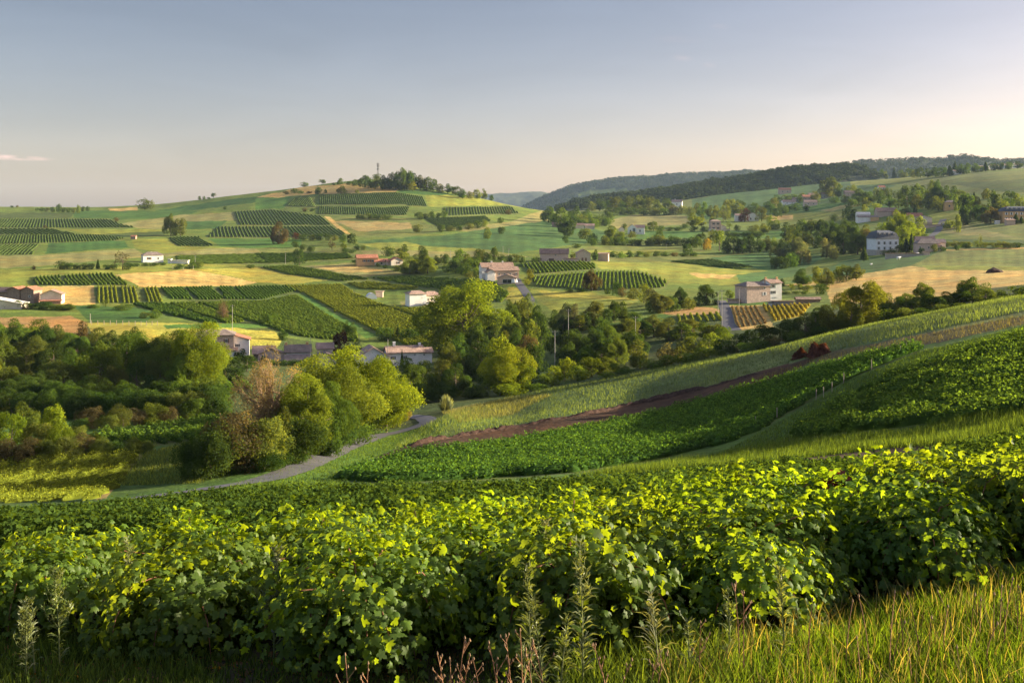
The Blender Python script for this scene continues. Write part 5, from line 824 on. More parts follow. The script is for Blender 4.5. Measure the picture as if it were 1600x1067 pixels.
# --- mast, poles, tunnel, van, cars, posts, heaps
MMETAL = solid('grey_steel', (.16, .155, .15), .5, .15, 2, .5); MCONC = solid('concrete_pole', (.38, .35, .30), .8, .15, 2); MWOOD = solid('weathered_post', (.30, .24, .18), .9, .25, 5)
def mast():
    x, d, z = at(590.5, 1500); H = (HY - 254.5) / F * d - z; root = empty('radio_mast', (x, d, z)); tag(root, 'tall dark lattice radio mast on the hilltop', 'mast')
    mb = MB()
    for a in range(3):
        c, s = math.cos(a*2.094), math.sin(a*2.094); mb.tube([(c*1.5, s*1.5, -1), (c*.9, s*.9, H*.92)], .22, 5)
    for k in range(12):
        z0, z1 = H*.92*k/12, H*.92*(k+1)/12; r0, r1 = 1.5-.6*k/12, 1.5-.6*(k+1)/12
        for a in range(3):
            p = (math.cos(a*2.094)*r0, math.sin(a*2.094)*r0, z0); q = (math.cos((a+1)*2.094)*r1, math.sin((a+1)*2.094)*r1, z1); mb.tube([p, q], .12, 4)
    mb.build('lattice_tower', MMETAL, root)
    for zz in (.62, .8, .93):
        for a in range(3):
            m = MB(); c, s = math.cos(a*2.094+.5)*1.6, math.sin(a*2.094+.5)*1.6; m.box(c-.35, c+.35, s-.3, s+.3, H*zz-1.3, H*zz+1.3); m.box(min(0, c), max(0, c), min(0, s), max(0, s)+.1, H*zz-.1, H*zz+.1); m.build('antenna', MMETAL, root)
    m = MB(); m.tube([(0, 0, H*.9), (0, 0, H)], .15, 5); m.build('spike', MMETAL, root)
mast()
def pole(px, top, base, label, arms=True, m=MCONC, r=.075):
    x, d, z = hit(px, base, 150) if base > 0 else at(px, -base); H = (HY - top) / F * d - z; root = empty('utility_pole', (x, d, z)); tag(root, label, 'pole', 'utility poles in the valley')
    mb = MB(); mb.tube([(0, 0, -.6), (0, 0, H)], [r*1.3, r*.8], 7); mb.build('post', m, root)
    if arms:
        a = MB(); a.box(-.7, .7, -.06, .06, H-.5, H-.38)
        for k in (-.6, 0, .6): a.tube([(k, 0, H-.38), (k, 0, H-.18)], .05, 5)
        a.build('crossarm', MMETAL, root)
for a in [(363, 476, -322, 'pole behind the stone farmhouse'), (446, 394, 413, 'slender pole left of the dark ivy tree'), (305, 399, 412, 'pole beside the terrace bushes'), (888, 483, -285, 'pole in front of the clump below the yellow meadow'), (867, 516, -245, 'pale pole on the dark valley meadow'), (993, 494, -268, 'short pole at the top of the thicket'), (1122, 455, -345, 'left of the two poles by the blue lane'), (1128, 453, -300, 'taller right one of the two poles by the blue lane'), (1155, 450, -375, 'pole at the left corner of the pink stone house'), (704, 390, 403, 'thin pole on the cool meadow left of the farmhouse'), (786, 384, 396, 'pole behind the farmhouse'), (795, 388, 400, 'white pole right of the farmhouse roof'), (892, 347, 370, 'pole before the dark tree on the middle slope'), (1041, 381, 390, 'thin pole on the middle strip of meadow'), (1388, 327, 352, 'tall pole in front of the brown-roofed barn'), (1389, 316, 334, 'pole on the slope behind the brown-roofed barn'), (1271, 370, 386, 'white pole in front of the big wood'), (485, 526, -287, 'aerial pole between the low roofs'), (606, 530, -284, 'aerial above the long white house'), (141, 490, 505, 'post at the end of the garden fence')]: pole(*a, arms=a[1] not in (526, 530, 490))
def fence(pts, n, hp, label, m=MWOOD, wire=True, r=.06):
    P = np.array([hit(p[0], p[1], 150) for p in pts]); s = np.concatenate([[0], np.cumsum(np.linalg.norm(np.diff(P[:, :2], axis=0), axis=1))]); C = np.c_[np.interp(np.linspace(0, s[-1], n), s, P[:, 0]), np.interp(np.linspace(0, s[-1], n), s, P[:, 1])]
    root = empty('post_fence', (C[0, 0], C[0, 1], H1(*C[0]))); tag(root, label, 'fence'); z0 = root.location.z
    Z = [H1(*c) - z0 for c in C]
    for c, z in zip(C, Z):
        mb = MB(); mb.tube([(c[0]-C[0,0], c[1]-C[0,1], z-.4), (c[0]-C[0,0], c[1]-C[0,1], z+hp)], r, 6); mb.build('post', m, root)
    if wire:
        mb = MB()
        for hh in (.45, .9): mb.tube([(c[0]-C[0,0], c[1]-C[0,1], z+hp*hh) for c, z in zip(C, Z)], .012, 4)
        mb.build('wire', MMETAL, root)
fence([(143, 508), (175, 508), (215, 509), (246, 509)], 12, 1.5, 'row of dark posts along the garden below the vines', r=.09)
fence([(270, 421), (302, 421)], 3, 2.2, 'three pale posts at the edge of the golden field', m=MCONC, r=.14)
def tunnel():
    x, d, z = hit(580, 467, 200); root = empty('garden_tunnel', (x, d, z), .25); tag(root, 'white domed plastic tunnel beside the vineyard', 'tunnel'); w, h, L = 4.6*d/480, 2.6, 6
    V = []; n = 14
    for yy in (-L/2, L/2):
        for k in range(n + 1): a = math.pi*k/n; V.append((-math.cos(a)*w/2*1.05, yy, math.sin(a)*h - (.2 if k in (0, n) else 0)))
    mb = MB(); mb.add(V, [(k, k+1, n+2+k, n+1+k) for k in range(n)] + [tuple(range(n+1))[::-1], tuple(range(n+1, 2*n+2))]); mb.build('cover', solid('white_plastic', (.78, .80, .82), .5, .08), root)
    for yy in (-L/2-.02, 0, L/2+.02):
        m = MB(); m.tube([(-math.cos(math.pi*k/n)*w/2*1.07, yy, math.sin(math.pi*k/n)*h*1.015) for k in range(n+1)], .05, 5); m.build('hoop', MMETAL, root)
tunnel()
def car(px, base, col, label, yaw, van=False, cat='car', dist=None):
    x, d, z = hit(px, base, 200) if dist is None else at(px, dist); root = empty('van' if van else 'parked_car', (x, d, z), yaw); tag(root, label, cat); L, Wd, H = (5.2, 1.9, 2.2) if van else (4.2, 1.75, 1.45)
    pr = [(-L/2, .35), (-L/2, .95), (-L/2+.1, H*.98 if van else .95), (-L*.36, H), (L*.12 if not van else L*.2, H), (L*.27 if not van else L*.36, .98), (L/2-.05, .85), (L/2, .4)]
    V = [(a, s*Wd/2*(.88 if b > 1.05 else 1), b) for s in (-1, 1) for a, b in pr]; n = len(pr)
    mb = MB(); mb.add(V, [tuple(range(n))[::-1], tuple(range(n, 2*n))] + [(k, (k+1) % n, n+(k+1) % n, n+k) for k in range(n)]); mb.build('body', solid('car_paint', col, .25, .03, 1, .6), root)
    m = MB()
    for s in (-1, 1): m.box(-L*.32, L*.16, s*Wd*.455-.02, s*Wd*.455+.02, 1.0, H*.88)
    m.box(L*.2, L*.24, -Wd*.38, Wd*.38, 1.02, H*.86); m.build('windows', mgl, root)
    for a in (-L*.3, L*.3):
        for s in (-1, 1):
            w_ = MB(); w_.tube([(a, s*(Wd/2-.2), .33), (a, s*(Wd/2+.02), .33)], .33, 12); w_.build('wheel', MSH['k'], root)
car(804, 443, (.8, .79, .77), 'white van parked by the lane at the farmhouse barn', 1.3, True, 'van')
car(656, 476, (.03, .05, .10), 'dark blue car parked in front of the unfinished cream house', .2)
car(774, 476, (.28, .29, .31), 'grey car parked below the round-edged vineyard', .3, dist=405)
car(668, 477, (.5, .5, .5), 'silver car parked beside the dark blue car', .4)
def heap(name, px, base, w, top, label, col, seed=1, leafy=False, wild=.25):
    x, d, z = hit(px, base, 90); s = d/F; Wd, H = w*s, (base-top)*s; n, k = 36, 12; rg = np.random.default_rng(seed); V = []
    for i in range(k):
        r = 1 - i/(k-1)
        for j in range(n):
            a = 2*math.pi*j/n; q = 1 + wild * float(vnoise(np.array([3*math.cos(a)+seed]), np.array([3*math.sin(a)+i*.4]), seed)[0])
            V.append((math.cos(a)*Wd/2*r*q, math.sin(a)*Wd*.32*r*q, H*(1-r**2.4)*(1+.35*float(vnoise(np.array([math.cos(a)*r*2.2+9]), np.array([math.sin(a)*r*2.2+5]), seed+3)[0])) - (.3 if i == 0 else 0)))
    i = np.arange(k*n).reshape(k, n); Fq = np.stack([i[:-1], np.roll(i[:-1], -1, 1), np.roll(i[1:], -1, 1), i[1:]], -1).reshape(-1, 4)
    m = MSOIL if not leafy else solid(name, col, .9, .5, 2, .1, .8)
    o = empty(name, (x, d, z)) if leafy else None
    ob = obj('base' if leafy else name, mesh(name, V, [Fq], m, True), o, None if leafy else (x, d, z))
    if leafy:
        P = np.array(V)[rg.integers(0, len(V), 2200)] * rg.uniform(.9, 1.12, (2200, 1)); N = unit(P + rg.normal(size=P.shape)); Vq, Fq2 = leafquads(P, N, rg.uniform(.15, .38, 2200), .4, .2, rg); tw = obj('twigs', mesh('twigs', Vq, [Fq2], MF, False, {'rnd': np.repeat(rg.uniform(0, .75, 2200), 4)}), o); tw.color = (*col, 1); ob = o
    tag(ob, label, 'heap')
heap('brush_heap', 1280, 556, 40, 537, 'heap of uprooted dark red-brown vine stumps on the grass shoulder', (.085, .032, .022), 4, True)
heap('brush_heap', 1252, 560, 26, 549, 'lower end of the dark brush pile left of the big heap', (.085, .032, .022), 9, True)
heap('soil_mound', 1554, 426, 27, 419, 'small dark mound of soil on the golden field', (.08, .05, .04), 6, wild=.1)
heap('soil_mound', 655, 476, 22, 471, 'pale spoil heap in front of the unfinished cream house', (.08, .05, .04), 7, wild=.3)
MWHITE = solid('white_paint', (.8, .78, .75), .6, .05)
def cow(px, base, L, label):
    x, d, z = hit(px, base, 200); s = L*d/F/2.0; root = empty('cow', (x, d, z), .3); tag(root, label, 'cow', 'pale cows below the manor')
    mb = MB(); mb.tube([(-1, 0, 1.0), (-.6, 0, 1.02), (0, 0, .98), (.55, 0, 1.05), (.85, 0, 1.2), (1.1, 0, 1.32), (1.35, 0, 1.2), (1.5, 0, 1.05)], [.25, .36, .40, .36, .22, .17, .15, .09], 9)
    for a in (-.75, .55):
        for b_ in (-.2, .2): mb.tube([(a, b_, .9), (a+.03, b_, .45), (a, b_, 0)], [.13, .08, .06], 6)
    mb.tube([(-1.05, 0, 1.15), (-1.15, 0, .6)], [.04, .03], 5); mb.build('body', MWHITE, root, smooth=True); root.scale = (s, s, s)
cow(1404, 406, 7, 'white cow standing below the manor wall'); cow(1433, 399, 5, 'white cow at the right end of the manor wall'); cow(1361, 415, 4, 'small pale cow on the shaded slope')
# ---------------------------------------------------------------- vine rows
VT = dict(dark=(.085,.150,.027), mid=(.118,.178,.029), yel=(.185,.222,.026), gold=(.26,.225,.035), far=(.105,.155,.040), dry=(.20,.145,.07), plot=(.068,.142,.027))
ROWS = []          # every row of every plot, built below: the largest as things, the rest as one mass
def plot(where, poly, p0, p1, sp, h=1.1, w=.75, tint='mid', leaf=0, lsize=.3, gap=.0, dmin=60, skew=0, step=None, world=None):
    if world is None:
        n = len(poly); dens = []
        for i in range(n):
            a, b = np.array(poly[i], float), np.array(poly[(i+1) % n], float); m = max(2, int(np.hypot(*(b-a)) / 12))
            dens += [a + (b-a)*k/m for k in range(m)]
        Wp = [hit(p[0], p[1], dmin)[:2] for p in dens]; A, B_ = hit(*p0, dmin)[:2], hit(*p1, dmin)[:2]
        dv = np.array(B_) - np.array(A)
    else: Wp, dv = world
    dv = dv / np.linalg.norm(dv); nv = np.array([-dv[1], dv[0]]); Wp = np.array(Wp); u, v = Wp @ dv, Wp @ nv
    lines = []; vv = v.min() + sp * .5
    while vv < v.max():
        c = []; n = len(u)
        for i in range(n):
            j = (i+1) % n
            if (v[i] > vv) != (v[j] > vv): c.append(u[i] + (vv - v[i]) / (v[j] - v[i]) * (u[j] - u[i]))
        c.sort()
        for a, b in zip(c[::2], c[1::2]):
            if b - a > 2: lines.append((vv, a + RNG.uniform(0, .6), b - RNG.uniform(0, .6)))
        vv += sp * (.74 if tint == 'far' else 1) * RNG.uniform(.96, 1.04)
    rows = []
    for (vv, a, b) in lines:
        C0 = dv * a + nv * vv; C1 = dv * b + nv * vv; mid = (C0 + C1) / 2
        if mid[1] < 2: continue
        spx = abs(F*C0[0]/max(C0[1], 2) - F*C1[0]/max(C1[1], 2)) + abs(b-a) * .1; area = (b - a) * h * (F / mid[1])**2
        rows.append(dict(where=where, C0=C0, C1=C1, L=b-a, h=h, w=w, tint=tint, leaf=leaf, lsize=lsize, gap=gap, d=mid[1], area=area, px=CX + F*mid[0]/mid[1], step=step))
    rows.sort(key=lambda r: r['px']); N = len(rows)
    for i, r in enumerate(rows): r['i'] = i; r['N'] = N
    ROWS.extend(rows)
def P_(*a): return list(a)
far = dict(tint='far', w=1.5, h=1.05)
plot('in the far left vertical stripes', P_((-60,342),(170,343),(188,350),(213,356),(-60,356)), (100,343), (104,356), 3.9, **far)
plot('in the far left diagonal stripes', P_((-60,358),(84,358),(120,367),(-60,367)), (20,358), (42,367), 5, **far)
plot('in the far left lower stripes', P_((-60,369),(120,367),(164,368),(195,373),(178,376),(60,380),(-60,382)), (60,369), (60,380), 2.9, **far)
plot('in the fan at the left edge', P_((-60,385),(60,382),(51,398),(-60,400)), (42,383), (20,400), 3.2, **far)
plot('in the small hatched square by the cabin', P_((262,372),(310,370),(334,385),(279,385)), (275,371), (303,385), 4.2, **far)
plot('in the upper large hatched vineyard', P_((368,331),(425,328),(503,338),(520,352),(373,352)), (385,331), (396,352), 4.6, **far)
plot('in the lower large hatched vineyard', P_((341,355),(521,354),(546,371),(324,371)), (400,355), (410,371), 4.4, **far)
plot('in the upper hilltop stripes', P_((498,305),(620,301),(638,320),(500,320)), (520,304), (522,320), 3.4, **far)
plot('in the lower hilltop stripes', P_((498,323),(598,325),(640,323),(635,337),(498,335)), (540,324), (541,336), 3.4, **far)
plot('in the right hilltop stripes', P_((622,302),(661,308),(667,323),(640,322)), (640,303), (648,323), 3.4, **far)
plot('in the left hilltop corner', P_((447,323),(464,309),(485,308),(494,324)), (480,309), (466,324), 4, **far)
plot('in the stripes on the hill shoulder', P_((692,325),(798,323),(812,334),(701,337)), (740,324), (743,336), 4.6, **far)
plot('in the hatched field below the hill', P_((664,342),(758,338),(768,346),(692,359)), (668,341), (700,359), 4, **far)
plot('in the bands above the yellow house', P_((396,397),(545,397),(552,404),(422,412),(396,411)), (400,399), (550,402), 3, h=1.1, w=1, tint='mid')
plot('in the band right of the terrace', P_((272,401),(400,398),(418,411),(330,413),(277,411)), (280,404), (410,405), 3.2, h=1.1, w=1, tint='mid')
plot('in the upper striped field by the barns', P_((812,413),(894,408),(926,412),(934,420),(842,428),(826,425)), (831,412), (841,427), 2.3, tint='mid', w=.9, h=1.2, leaf=3, lsize=.4)
plot('in the lower striped field by the barns', P_((830,433),(944,425),(998,425),(1043,440),(1036,450),(930,454),(838,448)), (868,430), (860,450), 2.0, tint='mid', w=.8, h=1.2, leaf=3, lsize=.4)
plot('in the diagonal stripes above the brown barn', P_((52,434),(93,431),(100,446),(56,446)), (80,432), (93,446), 1.8, tint='mid', leaf=4)
plot('in the diagonal stripes left of the golden field', P_((97,431),(134,429),(146,446),(104,446)), (110,431), (124,446), 1.8, tint='mid', leaf=4)
plot('in the diagonal stripes touching the golden field', P_((138,429),(175,428),(203,446),(150,446)), (160,429), (176,446), 1.8, tint='mid', leaf=4)
for i, (pl, wh) in enumerate(((P_((151,449),(181,449),(184,474),(151,474)), 'first upright'), (P_((190,449),(215,449),(222,474),(191,474)), 'second upright'), (P_((226,450),(245,450),(257,473),(229,473)), 'third upright'))):
    plot('in the %s vine plot below the golden field' % wh, pl, (pl[0][0]+8, 449), (pl[0][0]+9+i*4, 474), 1.7, tint='yel', leaf=5)
for i, (pl, wh) in enumerate(((P_((251,450),(284,450),(303,469),(268,468)), 'first slanting'), (P_((289,450),(329,449),(349,468),(311,469)), 'second slanting'), (P_((341,449),(361,449),(382,468),(353,468)), 'third slanting'), (P_((366,449),(454,447),(460,456),(410,468),(389,468)), 'fourth slanting'))):
    plot('in the %s vine plot below the golden field' % wh, pl, (pl[0][0]+5, 451), (pl[0][0]+24, 468), 1.6, tint='dark', leaf=5)
plot('in the dark vines above the stone farmhouse', P_((207,476),(254,475),(342,506),(330,507),(250,489)), (220,476), (310,503), 1.5, tint='dark', leaf=8)
plot('in the narrow dark vines above the stone farmhouse', P_((263,475),(300,474),(383,503),(354,506)), (275,475), (365,504), 1.5, tint='mid', leaf=8)
plot('in the wide vines above the low roofs', P_((308,474),(410,472),(463,462),(502,488),(558,520),(560,536),(470,527),(440,518),(394,503)), (330,474), (450,515), 1.5, tint='mid', leaf=8, dmin=230)
plot('in the yellow-green vines above the shuttered house', P_((440,448),(532,445),(560,463),(622,489),(698,514),(700,552),(642,543),(592,521),(524,488),(480,461)), (450,450), (560,510), 1.5, tint='yel', leaf=8, dmin=230)
plot('in the vines before the unfinished house', P_((578,474),(622,483),(690,483),(690,510),(624,487)), (590,476), (680,500), 1.5, tint='yel', leaf=8)
plot('in the band below the yellow field', P_((407,418),(460,417),(577,437),(535,440),(450,429)), (420,418), (535,438), 1.7, tint='mid', leaf=5)
plot('in the round-edged vineyard below the farmhouse', P_((580,435),(640,433),(768,441),(796,460),(784,473),(700,456)), (640,439), (780,461), 1.9, tint='mid', leaf=5)
plot('in the low vines left of the round-edged vineyard', P_((542,444),(576,442),(655,450),(640,454),(562,452)), (550,444), (640,453), 1.7, tint='yel', leaf=5)
plot('in the small vines left of the blue lane', P_((1054,494),(1125,490),(1128,502),(1062,507)), (1080,493), (1086,506), 2.2, tint='yel', leaf=5, dmin=230)
plot('in the yellow vines below the white and stone house', P_((1190,478),(1266,477),(1253,493),(1208,503)), (1200,478), (1212,502), 1.5, tint='gold', leaf=6, dmin=230)
plot('in the dry vines beside the blue lane', P_((1141,480),(1186,479),(1203,505),(1152,513)), (1155,481), (1168,512), 1.6, tint='dry', h=.7, leaf=5, dmin=230)
plot('in the dark shoulder patch', P_((1047,409),(1110,406),(1178,418),(1150,421)), (1060,408), (1160,420), 2.6, tint='far', w=1.2)
near = dict(leaf=34, lsize=.24, step=.6)
plot('in the sunlit vineyard at left below the hedge', P_((-60,713),(204,709),(218,715),(196,756),(150,783),(-60,788)), (212,708), (95,740), 2.2, tint='yel', h=.95, w=.4, leaf=60, lsize=.13, step=.5)
plot('in the dark vineyard below the left wood', P_((147,691),(157,680),(345,654),(342,663),(330,690),(216,698)), (200,672), (250,696), 1.6, tint='dark', h=1.1, w=.9, leaf=26, lsize=.28, step=.6)
plot('in the small dark plot beside the half-bare tree', P_((345,594),(372,587),(392,610),(360,618)), (356,590), (376,615), 1.7, tint='dark', h=1.1, leaf=14, lsize=.3, dmin=150)
plot('in the dense vineyard below the red soil', P_((518,750),(620,716),(800,693),(1000,655),(1200,600),(1330,563),(1430,541),(1440,546),(1331,590),(1231,645),(1190,672),(1130,695),(1000,722),(900,738),(760,748),(600,755)), (760,749), (1130,696), 1.25, tint='plot', h=1.15, w=1.15, leaf=36, lsize=.25, step=.6)
plot('in the dark vineyard at the right edge', P_((1750,500),(1600,521),(1482,560),(1382,590),(1292,640),(1237,670),(1230,689),(1300,680),(1450,665),(1750,625)), (1240,689), (1600,628), 1.7, tint='dark', h=1.2, w=1.3, leaf=44, lsize=.24, gap=.25, step=.6)
def row_mesh(rs, name):
    VV, FF, RR, off = [], [], [], 0
    for r in rs:
        L = r['L']; st = r['step'] or max(.9, r['d'] / 500.); n = max(4, int(L / st)); t = np.linspace(0, 1, n); C = r['C0'] + (r['C1'] - r['C0']) * t[:, None]; q = t * L
        dv = (r['C1'] - r['C0']) / L; nv = np.array([-dv[1], dv[0]]); s = RNG.integers(1000)
        C = C + nv * (.12 * vnoise(q * .25, q * 0, s))[:, None]
        ev = .35 if r['w'] < .55 else .8; amp = (.85 + ev * (.24 * vnoise(q * .9, q * 0, s + 1) + .10 * RNG.normal(size=n))); amp = np.clip(amp, .25, 1.3)
        if r['gap']: amp = np.where(vnoise(q * .35, q * 0, s + 5) < -1 + 2*r['gap'], amp * .25, amp)
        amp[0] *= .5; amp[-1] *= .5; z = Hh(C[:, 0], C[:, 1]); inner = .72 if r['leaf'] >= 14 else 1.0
        prof = [(-.42, -.05), (-.55, .5), (-.25, .98), (.25, .98), (.55, .5), (.42, -.05)]; V = []
        for k, (a, b) in enumerate(prof):
            e = r['w'] * a * inner * (amp + .12 * RNG.normal(size=n)); X = C + nv * e[:, None]; V.append(np.c_[X, z + r['h'] * b * inner * amp * (1 + (.07 * RNG.normal(size=n) if 0 < k < 5 else 0))])
        V = np.array(V).reshape(-1, 3); i = np.arange(6 * n).reshape(6, n); f = np.stack([i[:-1, :-1], i[1:, :-1], i[1:, 1:], i[:-1, 1:]], -1).reshape(-1, 4)
        VV.append(V); FF.append(np.concatenate([f[:, [0, 1, 2]], f[:, [0, 2, 3]]]) + off); off += len(V)
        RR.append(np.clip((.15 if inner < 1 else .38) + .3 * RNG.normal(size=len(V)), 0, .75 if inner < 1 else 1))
        if r['leaf']:
            m = int(L * r['leaf']); tt = RNG.uniform(0, 1, m); k = np.clip((tt * (n - 1)).astype(int), 0, n - 1); a = amp[k] * RNG.uniform(.85, 1.2, m)
            th = RNG.uniform(-1.9, 1.9, m); cx_ = np.sin(th) * .56 * r['w'] * a; cz_ = r['h'] * a * (.52 + .50 * np.cos(th)); Cc = r['C0'] + (r['C1'] - r['C0']) * tt[:, None] + nv * (.12 * vnoise(tt * L * .25, tt * 0, s))[:, None]
            P = np.c_[Cc + nv * cx_[:, None], Hh(Cc[:, 0], Cc[:, 1]) + np.maximum(cz_, .05)]; N = unit(np.c_[nv[0] * np.sin(th), nv[1] * np.sin(th), np.cos(th) + .2] + RNG.normal(size=(m, 3)) * .65)
            Vq, Fq = leafquads(P, N, r['lsize'] * RNG.uniform(.6, 1.4, m), .8); VV.append(Vq); FF.append(Fq + off); off += len(Vq); RR.append(np.repeat(RNG.uniform(0, 1, m), 4))
    return mesh(name, np.concatenate(VV), [np.concatenate(FF)], MFV, False, {'rnd': np.concatenate(RR)})
ROWS.sort(key=lambda r: -r['area']); NROW = 285
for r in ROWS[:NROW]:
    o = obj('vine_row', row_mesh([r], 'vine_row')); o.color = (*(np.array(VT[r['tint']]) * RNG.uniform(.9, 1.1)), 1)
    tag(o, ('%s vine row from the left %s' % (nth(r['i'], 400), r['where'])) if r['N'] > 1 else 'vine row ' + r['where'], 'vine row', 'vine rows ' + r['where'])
rest = {}
for r in ROWS[NROW:]: rest.setdefault(r['tint'], []).append(r)
for k, rs in rest.items():
    o = obj('vineyard', row_mesh(rs, 'vineyard')); o.color = (*VT[k], 1)
    tag(o, {'far': 'dark green striped vine rows on the far hillsides', 'mid': 'green vine rows of the middle fields', 'dark': 'dark vine rows in slanting plots', 'yel': 'yellow-green vine rows of the lower fields', 'gold': 'golden vines', 'dry': 'dry brown vines', 'plot': 'short vine rows below the red soil'}[k], 'vineyard', kind='stuff')
# stakes along the edge of the dense vineyard
for i, (px, py, dx) in enumerate(((1181,668,0),(1214,655,0),(1275,626,0),(1287,622,0),(1300,615,0),(1318,600,0),(1362,578,0),(1407,556,0),(1416,551,0))):
    x, d, z = hit(px, py, 60); mb = MB(); mb.tube([(0, 0, -.3), (.04*((i % 3)-1), 0, 1.35)], [.045, .04], 6); o = mb.build('stake', MWOOD, None, (x, d, z)); tag(o, '%s grey stake from the left on the edge of the dense vineyard' % nth(i, 30), 'stake', 'stakes on the vineyard edge')
# ---------------------------------------------------------------- the vines in front
def vine_leaf():                                 # a lobed vine leaf in its own plane, stalk end at the origin, tip along +y
    A = [(0,0),(.16,-.10),(.34,-.12),(.50,.04),(.35,.23),(.62,.42),(.46,.58),(.24,.58),(.20,.84),(0,1.06),(-.20,.84),(-.24,.58),(-.46,.58),(-.62,.42),(-.35,.23),(-.50,.04),(-.34,-.12),(-.16,-.10)]
    V = [(0, .38)] + A; V = np.array(V); z = -.34 * np.abs(V[:, 0])**1.5 - .22 * (V[:, 1] - .3)**2; z[0] = .02
    n = len(A); T = [(0, 1 + i, 1 + (i+1) % n) for i in range(n)]
    return np.c_[V * [1, .95], z], np.array(T)
LV, LT = vine_leaf()
def place_leaves(P, N, size, rg, droop=.5):
    n = len(P); down = np.tile([0, 0, -1.0], (n, 1)) + rg.normal(size=(n, 3)) * .55
    t = down - N * np.sum(down * N, 1)[:, None]; t = unit(t); s = np.cross(t, N); size = size[:, None, None]
    curl = rg.uniform(.3, 2.6, n)[:, None, None]
    V = P[:, None] + size * (LV[None, :, :1] * s[:, None] + LV[None, :, 1:2] * t[:, None] + LV[None, :, 2:] * curl * N[:, None])
    T = LT[None] + (np.arange(n) * len(LV))[:, None, None]; return V.reshape(-1, 3), T.reshape(-1, 3)
MVL = foliage('vine_leaf', .47, .012, var=.45, tcol=(5.2, 3.7, .42), rough=.5)
MVW = solid('vine_wood', (.085, .058, .042), .95, .5, 14, .1, .9)
MCANE = solid('vine_cane', (.22, .10, .05), .7, .3, 8, .3)
VP = []
def vine_proto(k):
    rg = np.random.default_rng(300 + k); H = rg.uniform(.88, 1.02); W_ = rg.uniform(1.35, 1.65); sh = []
    cane = MB()
    for i in range(15):                            # shoots arching from the head
        a = 2*math.pi*(i + rg.uniform(-.3, .3))/15; r = W_/2*rg.uniform(.55, 1.02); tp = H * rg.uniform(.68, 1.14)
        p0 = np.array([0, 0, .36]); p1 = np.array([math.cos(a)*r*.5, math.sin(a)*r*.5, tp]); p2 = np.array([math.cos(a)*r, math.sin(a)*r, tp*rg.uniform(.35, .85)]); p3 = np.array([math.cos(a)*r*1.08, math.sin(a)*r*1.08, tp*rg.uniform(.1, .5)])
        tt = np.linspace(0, 1, 9)[:, None]; c = (1-tt)**3*p0 + 3*(1-tt)**2*tt*p1 + 3*(1-tt)*tt*tt*p2 + tt**3*p3; sh.append(c); cane.tube(c[::2], [.009, .008, .006, .005, .003], 5)
    n = 2400; S = np.array(sh); j = rg.integers(len(sh), size=n); u = rg.uniform(.08, 1, n) ** .8 * 7.99; i0 = u.astype(int); f = (u - i0)[:, None]
    P = S[j, i0]*(1-f) + S[j, i0+1]*f + rg.normal(size=(n, 3)) * np.array([.10, .10, .075]); P[:, 2] = np.maximum(P[:, 2], .07)
    out = P - np.array([0, 0, .25]); N = unit(unit(out) * .8 + np.array([0, 0, .45]) + rg.normal(size=(n, 3)) * .48); P = P + unit(out) * rg.uniform(-.05, .09, n)[:, None]
    size = rg.uniform(.036, .088, n); V, T = place_leaves(P, N, size, rg); lv = np.clip(.55 * rg.uniform(0, 1, n) + .45 * (P[:, 2] / H) * rg.uniform(.5, 1.1, n), 0, 1)  # higher leaves lighter and yellower: sunlit tops put into the colour
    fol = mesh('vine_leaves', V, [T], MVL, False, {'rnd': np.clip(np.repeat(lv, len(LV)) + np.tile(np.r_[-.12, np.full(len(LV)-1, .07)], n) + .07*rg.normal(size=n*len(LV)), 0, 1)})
    tr = MB(); tr.tube([(0, 0, -.15), (.03*rg.normal(), .03*rg.normal(), .14), (.04*rg.normal(), .04*rg.normal(), .30), (0, 0, .42)], [.055, .042, .05, .032], 7)
    for i in range(4): a = i*1.57 + rg.uniform(-.4, .4); tr.tube([(0, 0, .30), (math.cos(a)*.09, math.sin(a)*.09, .38), (math.cos(a)*.14, math.sin(a)*.14, .48)], [.034, .026, .014], 6)
    def mk(mb, nm, m): me = bpy.data.meshes.new(nm); me.from_pydata(mb.V, [], mb.F); me.polygons.foreach_set('use_smooth', [True]*len(me.polygons)); me.materials.append(m); me.update(); return me
    VP.append((fol, mk(tr, 'vine_trunk', MVW), mk(cane, 'vine_canes', MCANE), H, W_))
for k in range(7): vine_proto(k)
RSTART = [(-6.3, 10.2, 'the row at the far left edge'), (-4.55, 9.5, 'the row left of the tall seeded weed'), (-2.8, 8.6, 'the row just right of the tall seeded weed'), (-1.15, 7.7, 'the row with the big middle clump'), (.45, 7.9, 'the row behind the tall weeds'), (2.1, 8.2, 'the row right of the tall weeds'), (3.75, 8.8, 'the row behind the grassy bank'), (5.3, 9.3, 'the row at the right edge'), (6.9, 9.9, 'the row just past the right edge')]
RSTART = RSTART + [(rx + .8, ry + 1.15, 'the gap right of ' + w) for rx, ry, w in RSTART[:-1]]
kk = 0
